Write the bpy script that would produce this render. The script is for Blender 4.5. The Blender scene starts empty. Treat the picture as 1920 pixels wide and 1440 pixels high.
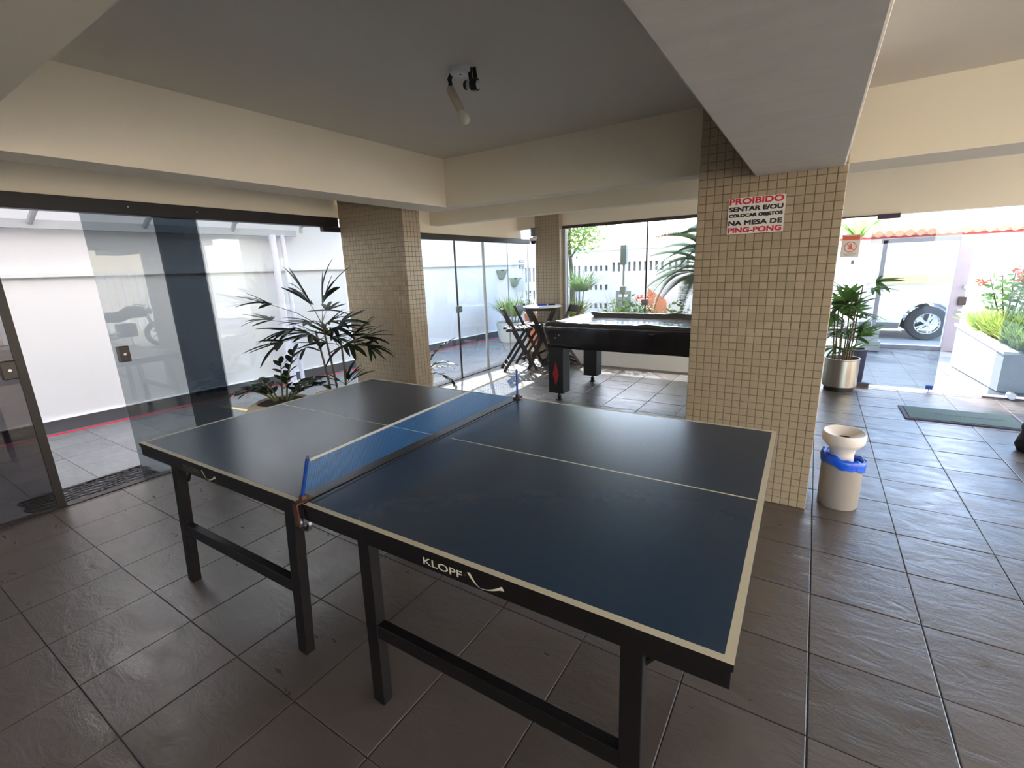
import bpy, math, random
from mathutils import Vector, Matrix, Euler
from math import sin, cos, pi, radians as R, atan2, sqrt

random.seed(7)
S = bpy.context.scene
COL = S.collection

# ------------------------------------------------------------------ camera, world, sun, exposure
F_PX = 870.76
CAM = Vector((1.43997, -1.61364, 1.5468))
YAW, PITCH, ROLL = -0.5756, 0.2436, -0.0364
f = Vector((sin(YAW) * cos(PITCH), cos(YAW) * cos(PITCH), -sin(PITCH)))
rt = Vector((cos(YAW), -sin(YAW), 0)); up = rt.cross(f)
Rv = rt * cos(ROLL) + up * sin(ROLL); Uv = up * cos(ROLL) - rt * sin(ROLL)
cd = bpy.data.cameras.new('camera'); cam = bpy.data.objects.new('camera', cd); COL.objects.link(cam)
cd.sensor_width = 36; cd.lens = F_PX / 1920 * 36; cd.clip_start = 0.02; cd.clip_end = 500
M = Matrix((Rv, Uv, -f)).transposed().to_4x4(); M.translation = CAM
cam.matrix_world = M; S.camera = cam

W = bpy.data.worlds.new('world'); S.world = W; W.use_nodes = True
wn = W.node_tree.nodes; wl = W.node_tree.links; wn.clear()
sky = wn.new('ShaderNodeTexSky'); sky.sky_type = 'NISHITA'; sky.sun_disc = False
sky.sun_elevation = R(45); sky.sun_rotation = R(-38); sky.altitude = 10; sky.air_density = 1.0; sky.dust_density = 1.6
bg = wn.new('ShaderNodeBackground'); bg.inputs['Strength'].default_value = 0.42
wo = wn.new('ShaderNodeOutputWorld'); wl.new(sky.outputs[0], bg.inputs[0]); wl.new(bg.outputs[0], wo.inputs[0])

sd = bpy.data.lights.new('sun', 'SUN'); sd.energy = 2.6; sd.angle = R(0.6); sd.color = (1, .96, .90)
so = bpy.data.objects.new('sun', sd); COL.objects.link(so)
sun_dir = Vector((sin(R(-38)) * cos(R(45)), cos(R(-38)) * cos(R(45)), sin(R(45))))
so.rotation_euler = sun_dir.to_track_quat('Z', 'Y').to_euler(); so.location = (-8, 12, 14)

S.view_settings.view_transform = 'Standard'; S.view_settings.look = 'None'
S.view_settings.gamma = 1; S.view_settings.use_curve_mapping = False
S.view_settings.exposure = 2.45

# ------------------------------------------------------------------ materials
def s2l(c):
    return tuple((v / 12.92 if v <= .04045 else ((v + .055) / 1.055) ** 2.4) for v in c)
def rgb(r, g, b): return s2l((r / 255, g / 255, b / 255))

def mat(name, col, rough=.6, metal=0, spec=.5, var=.08, vscale=6, bump=0, bscale=40, rand=0, trans=0, emit=0, coat=0, stretch=None):
    m = bpy.data.materials.new(name); m.use_nodes = True
    n = m.node_tree.nodes; l = m.node_tree.links; b = n['Principled BSDF']
    b.inputs['Roughness'].default_value = rough; b.inputs['Metallic'].default_value = metal
    b.inputs['Specular IOR Level'].default_value = spec; b.inputs['Coat Weight'].default_value = coat
    g = n.new('ShaderNodeNewGeometry')
    vec = g.outputs['Position']
    if stretch:
        mp = n.new('ShaderNodeMapping'); mp.inputs['Scale'].default_value = stretch; l.new(vec, mp.inputs[0]); vec = mp.outputs[0]
    nz = n.new('ShaderNodeTexNoise'); nz.inputs['Scale'].default_value = vscale; nz.inputs['Detail'].default_value = 5
    l.new(vec, nz.inputs['Vector'])
    mx = n.new('ShaderNodeMix'); mx.data_type = 'RGBA'
    mx.inputs['A'].default_value = (*[max(0, c * (1 - var)) for c in col], 1)
    mx.inputs['B'].default_value = (*[min(1, c * (1 + var)) for c in col], 1)
    l.new(nz.outputs['Fac'], mx.inputs['Factor']); out = mx.outputs['Result']
    if rand:
        oi = n.new('ShaderNodeObjectInfo'); mr = n.new('ShaderNodeMapRange')
        mr.inputs['To Min'].default_value = 1 - rand; mr.inputs['To Max'].default_value = 1 + rand
        l.new(oi.outputs['Random'], mr.inputs['Value'])
        ml = n.new('ShaderNodeVectorMath'); ml.operation = 'SCALE'
        l.new(out, ml.inputs[0]); l.new(mr.outputs[0], ml.inputs['Scale']); out = ml.outputs[0]
    l.new(out, b.inputs['Base Color'])
    if bump:
        nb = n.new('ShaderNodeTexNoise'); nb.inputs['Scale'].default_value = bscale; nb.inputs['Detail'].default_value = 4
        l.new(vec, nb.inputs['Vector'])
        bp = n.new('ShaderNodeBump'); bp.inputs['Strength'].default_value = bump; bp.inputs['Distance'].default_value = .01
        l.new(nb.outputs['Fac'], bp.inputs['Height']); l.new(bp.outputs[0], b.inputs['Normal'])
    if trans:
        tr = n.new('ShaderNodeBsdfTranslucent'); l.new(out, tr.inputs['Color'])
        ms = n.new('ShaderNodeMixShader'); ms.inputs[0].default_value = trans
        l.new(b.outputs[0], ms.inputs[1]); l.new(tr.outputs[0], ms.inputs[2])
        l.new(ms.outputs[0], n['Material Output'].inputs[0])
    m.diffuse_color = (*col, 1)
    return m

def glass(name, tint, refl=1.0):
    # thin pane: tinted see-through plus Fresnel mirror reflection
    m = bpy.data.materials.new(name); m.use_nodes = True
    n = m.node_tree.nodes; l = m.node_tree.links; n.clear()
    o = n.new('ShaderNodeOutputMaterial'); t = n.new('ShaderNodeBsdfTransparent'); g = n.new('ShaderNodeBsdfGlossy')
    t.inputs[0].default_value = (*tint, 1); g.inputs['Roughness'].default_value = .0
    g.inputs['Color'].default_value = (.96, .98, 1, 1)
    lw = n.new('ShaderNodeFresnel'); lw.inputs['IOR'].default_value = 1.5
    ge = n.new('ShaderNodeNewGeometry'); mul = n.new('ShaderNodeMath'); mul.operation = 'MULTIPLY'; mul.inputs[1].default_value = refl
    # use the front side index on both sides of the thin pane
    ior = n.new('ShaderNodeMapRange'); ior.inputs['To Min'].default_value = 1.5; ior.inputs['To Max'].default_value = 1 / 1.5
    l.new(ge.outputs['Backfacing'], ior.inputs['Value']); l.new(ior.outputs[0], lw.inputs['IOR'])
    l.new(lw.outputs[0], mul.inputs[0])
    mx = n.new('ShaderNodeMixShader'); l.new(mul.outputs[0], mx.inputs[0]); l.new(t.outputs[0], mx.inputs[1]); l.new(g.outputs[0], mx.inputs[2])
    l.new(mx.outputs[0], o.inputs[0])
    return m

def slate(name, c1, c2, rough, rand):
    m = mat(name, c1, rough, rand=rand, var=.25, vscale=3.0, spec=.5)
    n = m.node_tree.nodes; l = m.node_tree.links; b = n['Principled BSDF']
    g = n.new('ShaderNodeNewGeometry'); mp = n.new('ShaderNodeMapping'); mp.inputs['Scale'].default_value = (.8, 1.7, 1); mp.inputs['Rotation'].default_value = (0, 0, .5)
    l.new(g.outputs['Position'], mp.inputs[0])
    n1 = n.new('ShaderNodeTexNoise'); n1.inputs['Scale'].default_value = 7; n1.inputs['Detail'].default_value = 8; n1.inputs['Roughness'].default_value = .6; n1.inputs['Distortion'].default_value = .6
    l.new(mp.outputs[0], n1.inputs['Vector'])
    n2 = n.new('ShaderNodeTexNoise'); n2.inputs['Scale'].default_value = 55; n2.inputs['Detail'].default_value = 3
    l.new(g.outputs['Position'], n2.inputs['Vector'])
    ad = n.new('ShaderNodeMath'); ad.operation = 'MULTIPLY_ADD'; ad.inputs[1].default_value = .12
    l.new(n2.outputs['Fac'], ad.inputs[0]); l.new(n1.outputs['Fac'], ad.inputs[2])
    bp = n.new('ShaderNodeBump'); bp.inputs['Strength'].default_value = .42; bp.inputs['Distance'].default_value = .012
    l.new(ad.outputs[0], bp.inputs['Height']); l.new(bp.outputs[0], b.inputs['Normal'])
    rr = n.new('ShaderNodeMapRange'); rr.inputs['From Min'].default_value = .3; rr.inputs['From Max'].default_value = .7
    rr.inputs['To Min'].default_value = rough - .07; rr.inputs['To Max'].default_value = rough + .12
    l.new(n1.outputs['Fac'], rr.inputs['Value']); l.new(rr.outputs[0], b.inputs['Roughness'])
    b.inputs['Specular IOR Level'].default_value = 1.0
    # colour: blend slate tones
    mx = [x for x in n if x.bl_idname == 'ShaderNodeMix'][0]
    mx.inputs['A'].default_value = (*c1, 1); mx.inputs['B'].default_value = (*c2, 1)
    return m

MT = {}
MT['plaster'] = mat('white_plaster', rgb(224, 214, 194), .85, var=.04, vscale=2, bump=.05, bscale=120)
MT['ceiling'] = mat('grey_white_ceiling_paint', rgb(214, 208, 196), .9, var=.03, vscale=1.5, bump=.04, bscale=150)
MT['beam_rough'] = mat('rough_plaster', rgb(196, 190, 180), .9, var=.10, vscale=5, bump=.35, bscale=14, stretch=(1, 3, 1))
MT['outwall'] = mat('white_wall_paint', rgb(214, 212, 213), .8, var=.03, vscale=1.2, bump=.12, bscale=6)
MT['white'] = mat('white_paint', rgb(240, 240, 238), .6, var=.02)
MT['darkbase'] = mat('dark_grey_band', rgb(78, 78, 82), .7, var=.15, vscale=8)
MT['redline'] = mat('red_line', rgb(225, 30, 62), .6)
MT['yellow'] = mat('yellow_line', rgb(225, 185, 110), .6)
MT['slate'] = slate('grey_slate', (.064, .051, .045), (.106, .087, .077), .33, .18)
MT['slate_out'] = slate('outdoor_slate', (.10, .105, .11), (.185, .19, .195), .38, .15)
MT['slate_terrace'] = slate('blue_grey_terrace_slate', (.050, .060, .072), (.085, .10, .118), .38, .15)
MT['grout'] = mat('grey_grout', (.12, .108, .10), .9, var=.3, vscale=12)
MT['mosaic'] = mat('beige_glazed_mosaic', rgb(154, 138, 116), .28, rand=.10, var=.05, vscale=20, spec=.5)
MT['mosaic_grout'] = mat('mosaic_grout', rgb(116, 100, 80), .9, var=.1)
MT['track'] = mat('dark_aluminium', rgb(30, 24, 24), .45, var=.1, spec=.4)
MT['bronze'] = mat('bronze_aluminium', rgb(62, 50, 48), .4, var=.1)
MT['black'] = mat('black_metal', rgb(20, 17, 18), .45, var=.1, spec=.35)
MT['lock'] = mat('dark_lock_metal', rgb(48, 42, 42), .4, .3)
MT['steel'] = mat('steel', rgb(165, 165, 170), .3, .9, var=.06)
MT['glass_clear'] = glass('clear_glass', (.90, .94, .95))
MT['glass_front'] = glass('clear_front_glass', (.66, .71, .74))
MT['glass_window'] = glass('clear_window_glass', (.92, .94, .95))
MT['glass_grey'] = glass('grey_tinted_glass', (.60, .635, .65), .9)
MT['glass_dark'] = glass('dark_tinted_glass', (.38, .41, .45), .8)
MT['glass_brown'] = glass('brown_tinted_glass', (.35, .335, .345), .9)
MT['glass_edge'] = mat('glass_edge', rgb(120, 140, 140), .2, var=.05)
MT['tt_blue'] = mat('dark_blue_tabletop', (.016, .040, .080), .27, var=.10, vscale=30, spec=.7, bump=.015, bscale=300)
MT['tt_white'] = mat('white_line', rgb(205, 196, 172), .5, var=.05, vscale=40)
MT['wood_black'] = mat('black_painted_wood', rgb(14, 11, 12), .45, var=.15, vscale=30, spec=.4)
MT['print_white'] = mat('white_print', rgb(206, 198, 180), .5)
MT['print_grey'] = mat('dark_grey_print', rgb(92, 87, 78), .6, var=.2, vscale=60)  # darker print for the left lettering and the registered marks
MT['net'] = mat('blue_net', rgb(18, 100, 165), .7)
MT['net_tape'] = mat('net_tape', rgb(150, 152, 150), .7)
MT['blue_post'] = mat('blue_painted_metal', rgb(24, 60, 140), .4)
MT['clamp'] = mat('rusty_clamp', rgb(92, 62, 52), .5, .4, var=.3, vscale=60)
MT['vinyl'] = mat('black_vinyl', rgb(22, 20, 22), .20, var=.1, bump=.02, bscale=9, spec=1.0, coat=1.0)
MT['lam_black'] = mat('black_laminate', rgb(20, 18, 20), .5, var=.08)
MT['red'] = mat('red_inlay', rgb(150, 28, 30), .4)
MT['bar_wood'] = mat('dark_brown_wood', rgb(38, 25, 26), .42, var=.25, vscale=12, spec=.5, stretch=(8, 8, 1))
MT['table_white'] = mat('white_laminate', rgb(225, 225, 222), .3)
MT['plastic_cream'] = mat('cream_plastic', rgb(210, 202, 196), .38, var=.03)
MT['bin_grey'] = mat('warm_grey_plastic', rgb(146, 138, 132), .5, var=.05)
MT['bag_blue'] = mat('blue_plastic_bag', rgb(18, 80, 200), .28, var=.2, vscale=20, bump=.4, bscale=25)
MT['brushed'] = mat('brushed_steel', rgb(178, 170, 158), .32, 1, var=.12, vscale=4, stretch=(6, 6, .3))
MT['soil'] = mat('dark_soil', rgb(62, 44, 36), .95, var=.4, vscale=60, bump=.5, bscale=80)
MT['concrete'] = mat('beige_concrete', rgb(196, 176, 150), .85, var=.08, bump=.1, bscale=50)
MT['terracotta'] = mat('terracotta', rgb(205, 120, 84), .8, var=.1)
MT['potwhite'] = mat('white_pot', rgb(225, 228, 226), .6)
MT['leaf_dark'] = mat('dark_green_leaf', rgb(26, 36, 20), .55, rand=.3, trans=.06, spec=.2)
MT['leaf_zz'] = mat('glossy_green_leaf', rgb(34, 46, 26), .55, rand=.3, trans=.06, spec=.3)
MT['leaf_mid'] = mat('green_leaf', rgb(84, 120, 58), .45, rand=.25, trans=.4)
MT['leaf_palm'] = mat('mid_green_palm_leaf', rgb(84, 116, 58), .45, rand=.3, trans=.4)
MT['leaf_lime'] = mat('lime_leaf', rgb(142, 162, 84), .5, rand=.25, trans=.5)
MT['leaf_tree'] = mat('tree_leaf', rgb(120, 150, 80), .5, rand=.2, trans=.5)
MT['leaf_cycas'] = mat('cycas_leaf', rgb(72, 104, 70), .45, rand=.25, trans=.25)
MT['flower_red'] = mat('red_flower', rgb(225, 84, 44), .6, trans=.3)
MT['flower_white'] = mat('white_flower', rgb(245, 243, 240), .6, trans=.3)
MT['stem'] = mat('brown_stem', rgb(88, 74, 50), .7, var=.3, vscale=40)
MT['stem_green'] = mat('green_stem', rgb(86, 92, 52), .6, var=.2, vscale=30)
MT['mat_green'] = mat('green_grey_carpet', rgb(86, 108, 108), .95, var=.2, vscale=90, bump=.4, bscale=200)
MT['mat_edge'] = mat('purple_grey_rubber', rgb(66, 56, 80), .7)
MT['rubber'] = mat('black_rubber', rgb(44, 36, 38), .7, var=.2)
MT['sign_white'] = mat('white_sign', rgb(214, 206, 200), .5, var=.02)
MT['sign_red'] = mat('red_print', rgb(190, 24, 44), .5)
MT['sign_black'] = mat('black_print', rgb(22, 18, 28), .5)
MT['orange_print'] = mat('orange_red_print', rgb(214, 96, 72), .5)
MT['lamp_white'] = mat('white_lamp_plastic', rgb(205, 205, 205), .4)
MT['lamp_cream'] = mat('yellowed_plastic', rgb(178, 168, 146), .5)
MT['bulb'] = mat('frosted_bulb', rgb(225, 222, 205), .22, trans=.3)
MT['porcelain'] = mat('porcelain', rgb(190, 188, 176), .3)
MT['black_bag'] = mat('black_fabric', rgb(30, 22, 34), .8, bump=.3, bscale=40)
MT['roofing'] = mat('translucent_roof_sheet', rgb(240, 237, 233), .5, trans=.72, var=.05)
MT['galv'] = mat('grey_painted_steel', rgb(176, 178, 180), .5, var=.06)
MT['facade'] = mat('warm_bounce_facade_paint', rgb(254, 232, 196), .85, var=.03)  # warm tone chosen for the light it bounces into the hall
MT['courtyard'] = mat('warm_courtyard_paving', rgb(184, 172, 152), .85, var=.06)
MT['lilac_post'] = mat('lilac_white_post', rgb(222, 216, 226), .6)
MT['asphalt'] = mat('light_asphalt', rgb(176, 174, 172), .85, var=.1, vscale=20)
MT['paving'] = mat('pale_paving', rgb(205, 203, 200), .8, var=.08)
MT['fence_white'] = mat('white_gate_paint', rgb(240, 242, 246), .5, var=.02)
MT['planter_shade'] = mat('planter_wall_shade_tone', rgb(168, 170, 182), .7, var=.03)  # white wall toned down so its side reads shaded beside the coping
MT['gate_lilac'] = mat('lilac_grey_gate_paint', rgb(156, 150, 160), .6)
MT['slot_back'] = mat('pale_grey_backing', rgb(176, 180, 184), .7)
MT['slot'] = mat('mid_grey', rgb(150, 150, 152), .7)  # even grey for small print, sticker and van lettering
MT['rooftile'] = mat('clay_roof_tile', rgb(216, 150, 112), .8, rand=.12, var=.1)
MT['fascia'] = mat('red_fascia', rgb(150, 46, 50), .6)
MT['housewall'] = mat('house_wall', rgb(240, 236, 226), .85, var=.04)
MT['carwhite'] = mat('white_car_paint', rgb(240, 240, 240), .25, coat=.6, var=.01)
MT['carglass'] = mat('car_glass', rgb(70, 76, 80), .1)
MT['stripe'] = mat('pale_orange_stripe', rgb(240, 205, 160), .5)
MT['tyre'] = mat('tyre_rubber', rgb(50, 50, 50), .8)
MT['alloy'] = mat('alloy_wheel', rgb(215, 215, 215), .3, .5)
MT['carplastic'] = mat('grey_car_plastic', rgb(110, 112, 112), .7)
MT['greygreen'] = mat('grey_green_paint', rgb(140, 150, 142), .6)
MT['salmon'] = mat('salmon_paint', rgb(232, 156, 122), .7)
MT['garden_soil'] = mat('garden_soil', rgb(120, 100, 70), .95, var=.3, vscale=15)
MT['bulb_dark'] = mat('dark_socket', rgb(26, 24, 24), .4)
MT['blue_plastic'] = mat('blue_plastic', rgb(20, 60, 170), .4)

# ------------------------------------------------------------------ mesh builder
class MB:
    def __init__(self): self.v = []; self.f = []; self.mi = []
    def add(self, vs, fs, mi=0):
        o = len(self.v); self.v += [tuple(p) for p in vs]
        self.f += [tuple(i + o for i in q) for q in fs]; self.mi += [mi] * len(fs); return self
    def box(self, a, b, mi=0, top=None):
        x0, y0, z0 = a; x1, y1, z1 = b
        self.add([(x0, y0, z0), (x1, y0, z0), (x1, y1, z0), (x0, y1, z0), (x0, y0, z1), (x1, y0, z1), (x1, y1, z1), (x0, y1, z1)],
                 [(0, 3, 2, 1), (4, 5, 6, 7), (0, 1, 5, 4), (1, 2, 6, 5), (2, 3, 7, 6), (3, 0, 4, 7)], mi)
        return self
    def cbox(self, c, s, mi=0):
        return self.box([c[i] - s[i] / 2 for i in range(3)], [c[i] + s[i] / 2 for i in range(3)], mi)
    def bar(self, p, q, w, d, side=None, mi=0):
        # rectangular bar from p to q, w across 'side' direction, d across the other
        p, q = Vector(p), Vector(q); t = (q - p).normalized()
        s = Vector(side) if side else Vector((0, 0, 1)) if abs(t.z) < .9 else Vector((1, 0, 0))
        s = (s - t * s.dot(t)).normalized(); n = t.cross(s)
        vs = []
        for e in (p, q):
            for a, b in ((-1, -1), (1, -1), (1, 1), (-1, 1)): vs.append(e + s * (a * w / 2) + n * (b * d / 2))
        self.add(vs, [(0, 3, 2, 1), (4, 5, 6, 7), (0, 1, 5, 4), (1, 2, 6, 5), (2, 3, 7, 6), (3, 0, 4, 7)], mi); return self
    def tube(self, pts, r, n=8, mi=0, cap=True):
        pts = [Vector(p) for p in pts]; rs = r if isinstance(r, (list, tuple)) else [r] * len(pts)
        ref = Vector((0, 0, 1)); vs = []
        for i, p in enumerate(pts):
            t = (pts[min(i + 1, len(pts) - 1)] - pts[max(i - 1, 0)]).normalized()
            if i == 0:
                ref = Vector((0, 0, 1)) if abs(t.z) < .9 else Vector((1, 0, 0))
            s = (ref - t * ref.dot(t)).normalized(); u = t.cross(s); ref = s
            for k in range(n):
                a = 2 * pi * k / n; vs.append(p + (s * cos(a) + u * sin(a)) * rs[i])
        fs = []
        for i in range(len(pts) - 1):
            for k in range(n):
                fs.append((i * n + k, i * n + (k + 1) % n, (i + 1) * n + (k + 1) % n, (i + 1) * n + k))
        if cap:
            fs.append(tuple(reversed(range(n)))); fs.append(tuple(range((len(pts) - 1) * n, len(pts) * n)))
        self.add(vs, fs, mi); return self
    def lathe(self, prof, n=32, c=(0, 0, 0), mi=0, mtx=None):
        vs = []; fs = []
        for r, z in prof:
            for k in range(n):
                a = 2 * pi * k / n; p = Vector((r * cos(a), r * sin(a), z))
                if mtx is not None: p = mtx @ p
                vs.append(p + Vector(c))
        for i in range(len(prof) - 1):
            for k in range(n): fs.append((i * n + k, i * n + (k + 1) % n, (i + 1) * n + (k + 1) % n, (i + 1) * n + k))
        self.add(vs, fs, mi); return self
    def prism(self, poly, z0, z1, mi=0, mtx=None):
        n = len(poly); vs = [Vector((x, y, z0)) for x, y in poly] + [Vector((x, y, z1)) for x, y in poly]
        if mtx is not None: vs = [mtx @ v for v in vs]
        fs = [tuple(reversed(range(n))), tuple(range(n, 2 * n))] + [(i, (i + 1) % n, n + (i + 1) % n, n + i) for i in range(n)]
        self.add(vs, fs, mi); return self
    def mesh(self, name, mats, smooth=False, bevel=0):
        me = bpy.data.meshes.new(name); me.from_pydata(self.v, [], self.f)
        for m in (mats if isinstance(mats, (list, tuple)) else [mats]): me.materials.append(MT[m] if isinstance(m, str) else m)
        me.polygons.foreach_set('material_index', self.mi)
        if smooth: me.polygons.foreach_set('use_smooth', [True] * len(self.f))
        me.update(); return me
    def build(self, name, mats, parent=None, loc=None, rot=None, smooth=False, bevel=0, label=None):
        o = bpy.data.objects.new(name, self.mesh(name, mats, smooth)); COL.objects.link(o)
        if parent: o.parent = parent
        if loc is not None: o.location = loc
        if rot is not None: o.rotation_euler = rot
        if bevel:
            b = o.modifiers.new('bevel', 'BEVEL'); b.width = bevel; b.segments = 2; b.limit_method = 'ANGLE'; b.angle_limit = R(40)
            b.harden_normals = False
        if smooth:
            es = o.modifiers.new('split', 'EDGE_SPLIT'); es.split_angle = R(38)
        if label: o['label'] = label
        return o

def tag(o, label, cat, group=None, kind=None):
    o['label'] = label; o['category'] = cat
    if group: o['group'] = group
    if kind: o['kind'] = kind
    return o
def thing(name, label, cat, loc=(0, 0, 0), rz=0, group=None, kind=None):
    o = bpy.data.objects.new(name, None); o.empty_display_size = .1; COL.objects.link(o)
    o.location = loc; o.rotation_euler = (0, 0, rz); return tag(o, label, cat, group, kind)
def inst(name, me, parent, loc=(0, 0, 0), rot=None, scale=None, mtx=None):
    o = bpy.data.objects.new(name, me); COL.objects.link(o); o.parent = parent
    if mtx is not None: o.matrix_local = mtx
    else:
        o.location = loc
        if rot is not None: o.rotation_euler = rot
        if scale is not None: o.scale = scale
    return o
def copy_tree(o, parent=None):
    c = o.copy(); COL.objects.link(c)
    if parent: c.parent = parent
    for ch in list(o.children): copy_tree(ch, c)
    return c
def struct(o, label, cat): return tag(o, label, cat, None, 'structure')

def text_mesh(body, name, m, width=None, height=None, bold=.0, thick=0, align='LEFT'):
    cu = bpy.data.curves.new(name, 'FONT'); cu.body = body; cu.size = 1; cu.offset = bold; cu.extrude = .0
    cu.align_x = align; cu.resolution_u = 3
    t = bpy.data.objects.new('tmp', cu); COL.objects.link(t)
    bpy.context.view_layer.update()
    me = bpy.data.meshes.new_from_object(t.evaluated_get(bpy.context.evaluated_depsgraph_get()))
    bpy.data.objects.remove(t); bpy.data.curves.remove(cu)
    xs = [v.co.x for v in me.vertices]; ys = [v.co.y for v in me.vertices]
    x0, x1, y0, y1 = min(xs), max(xs), min(ys), max(ys)
    for v in me.vertices:
        if width: v.co.x = (v.co.x - x0) / (x1 - x0) * width
        if height: v.co.y = (v.co.y - y0) / (y1 - y0) * height
    if thick:
        vs = [v.co.copy() for v in me.vertices]; fs = [tuple(p.vertices) for p in me.polygons]; n = len(vs); V2, F2 = [], []
        for k, (dx, dy) in enumerate(((-1, -1), (1, -1), (-1, 1), (1, 1), (0, 0), (-1, 0), (1, 0), (0, 1), (0, -1))):
            V2 += [(p.x + dx * thick, p.y + dy * thick * .7, p.z + k * 2e-6) for p in vs]; F2 += [tuple(i + k * n for i in q) for q in fs]
        me = bpy.data.meshes.new(name); me.from_pydata(V2, [], F2)
    me.materials.clear(); me.materials.append(MT[m]); me.name = name
    return me

# ------------------------------------------------------------------ dimensions
GX = -2.95                # near-left glass plane
GX2 = -2.82               # far-left glass plane
BY = 5.30                 # back glass plane
CEIL = 2.536; BZ = 2.12   # ceiling, beam bottoms
T = .405; TX0 = -.457; TY0 = -.897   # floor tile grid

# ------------------------------------------------------------------ floor with tiles
fl = MB().box((-3.0, -6, -.12), (5.5, BY, -.006)).build('floor', 'grout')
struct(fl, 'grey slate tiled floor of the open ground-floor hall', 'floor')
def tile_mesh(name, m, s):
    g = .002; b = .003; h = s / 2 - g
    mb = MB()
    vs = [(-h, -h, -.012), (h, -h, -.012), (h, h, -.012), (-h, h, -.012), (-h, -h, -.0015), (h, -h, -.0015), (h, h, -.0015), (-h, h, -.0015),
          (-h + b, -h + b, 0), (h - b, -h + b, 0), (h - b, h - b, 0), (-h + b, h - b, 0)]
    fs = [(8, 9, 10, 11)]
    for i in range(4):
        j = (i + 1) % 4; fs += [(i, j, 4 + j, 4 + i), (4 + i, 4 + j, 8 + j, 8 + i)]
    mb.add(vs, fs); return mb.mesh(name, m)
tm = tile_mesh('slate_tile', 'slate', T)
ix0 = math.ceil((GX - TX0) / T); ntile = 0
rest = []
for i in range(ix0 - 1, 14):
    for j in range(-13, 16):
        x0 = TX0 + i * T; y0 = TY0 + j * T; cx, cy = x0 + T / 2, y0 + T / 2
        ex = 1.0
        if x0 < GX + .0 :      # cut row against the glass wall
            continue
        if y0 + T > BY + .01: continue
        vis = cx < 3.5 and cy > -1.45 and (cx - CAM.x) * 1.55 + (cy - CAM.y) * 1.0 > -3.2 and cy - CAM.y > (cx - CAM.x) * 0.95 - .05
        if vis and ntile < 296:
            inst('floor_tile', tm, fl, (cx, cy, random.uniform(-.0008, .0008)), (random.gauss(0, .0022), random.gauss(0, .0022), random.choice((0, pi / 2, pi, 3 * pi / 2)))); ntile += 1
        else: rest.append((cx, cy))
mb = MB()
h = T / 2 - .002
for cx, cy in rest: mb.box((cx - h, cy - h, -.012), (cx + h, cy + h, 0))
# cut tiles along the glass wall and the back wall
y = TY0 - 8 * T
xe = TX0 + ix0 * T - T if TX0 + ix0 * T - T >= GX else TX0 + ix0 * T
xe = TX0 + ix0 * T
j0 = -13
for j in range(-13, 16):
    y0 = TY0 + j * T
    if y0 + T > BY + .01: continue
    mb.box((GX - .03, y0 + .0035, -.012), (xe - .0035, y0 + T - .0035, 0))
yl = TY0 + 15 * T
for i in range(ix0, 14):
    x0 = TX0 + i * T; mb.box((x0 + .0035, yl + .0035, -.012), (x0 + T - .0035, BY, 0))
o = mb.build('floor_tile_rest', 'slate', fl); o['kind'] = 'stuff'

# ------------------------------------------------------------------ outdoor floors
WX = lambda yy: -5.42 + .0744 * (yy + 1)     # boundary wall face
cf = MB().box((-7, -4, -.14), (-3.0, 9.0, -.016)).build('floor_corridor', 'grout')
struct(cf, 'slate paved side passage between the glass and the boundary wall', 'floor')
tm2 = tile_mesh('passage_tile', 'slate_out', T); n2 = 0; mb = MB()
for i in range(-7, 0):
    for j in range(-8, 24):
        cx = -3.02 - (i + 7 + .5) * T; cy = TY0 + (j + .5) * T
        if cx - T / 2 < WX(cy) - .3: continue
        if -1.6 < cy < 8.4:
            inst('passage_tile', tm2, cf, (cx, cy, -.010), (random.gauss(0, .003), random.gauss(0, .003), random.choice((0, pi / 2, pi))))
        else: mb.box((cx - h, cy - h, -.022), (cx + h, cy + h, -.010))
o = mb.build('passage_tile_rest', 'slate_out', cf); o['kind'] = 'stuff'
tf = MB().box((-3.0, BY, -.14), (9, 8.45, -.016)).build('floor_terrace', 'grout')
struct(tf, 'blue-grey slate entrance path between the glass door and the gate', 'floor')
tm3 = tile_mesh('terrace_tile', 'slate_terrace', T)
for i in range(9):
    for j in range(8):
        inst('terrace_tile', tm3, tf, (1.0 + (i + .5) * T, BY - .02 + (j + .5) * T - .09, -.010), (random.gauss(0, .003), random.gauss(0, .003), 0))
o = MB().box((1.5, BY - .03, -.004), (3.9, BY + .10, .004)).build('trim_1', 'white'); struct(o, 'white stone threshold strip under the entrance door', 'threshold')
o = MB().box((-7, 8.45, -.4), (12, 8.75, -.01)).build('trim_2', 'paving'); struct(o, 'pale stone step along the street gate', 'step')
o = MB().box((-14, 8.75, -.5), (18, 9.7, -.10)).build('floor_sidewalk', 'paving'); struct(o, 'pale sidewalk outside the street gate', 'sidewalk')
o = MB().box((-30, 9.7, -.6), (40, 15.5, -.115)).build('floor_street', 'asphalt'); struct(o, 'sunlit pale street beyond the gate', 'street')

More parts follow.
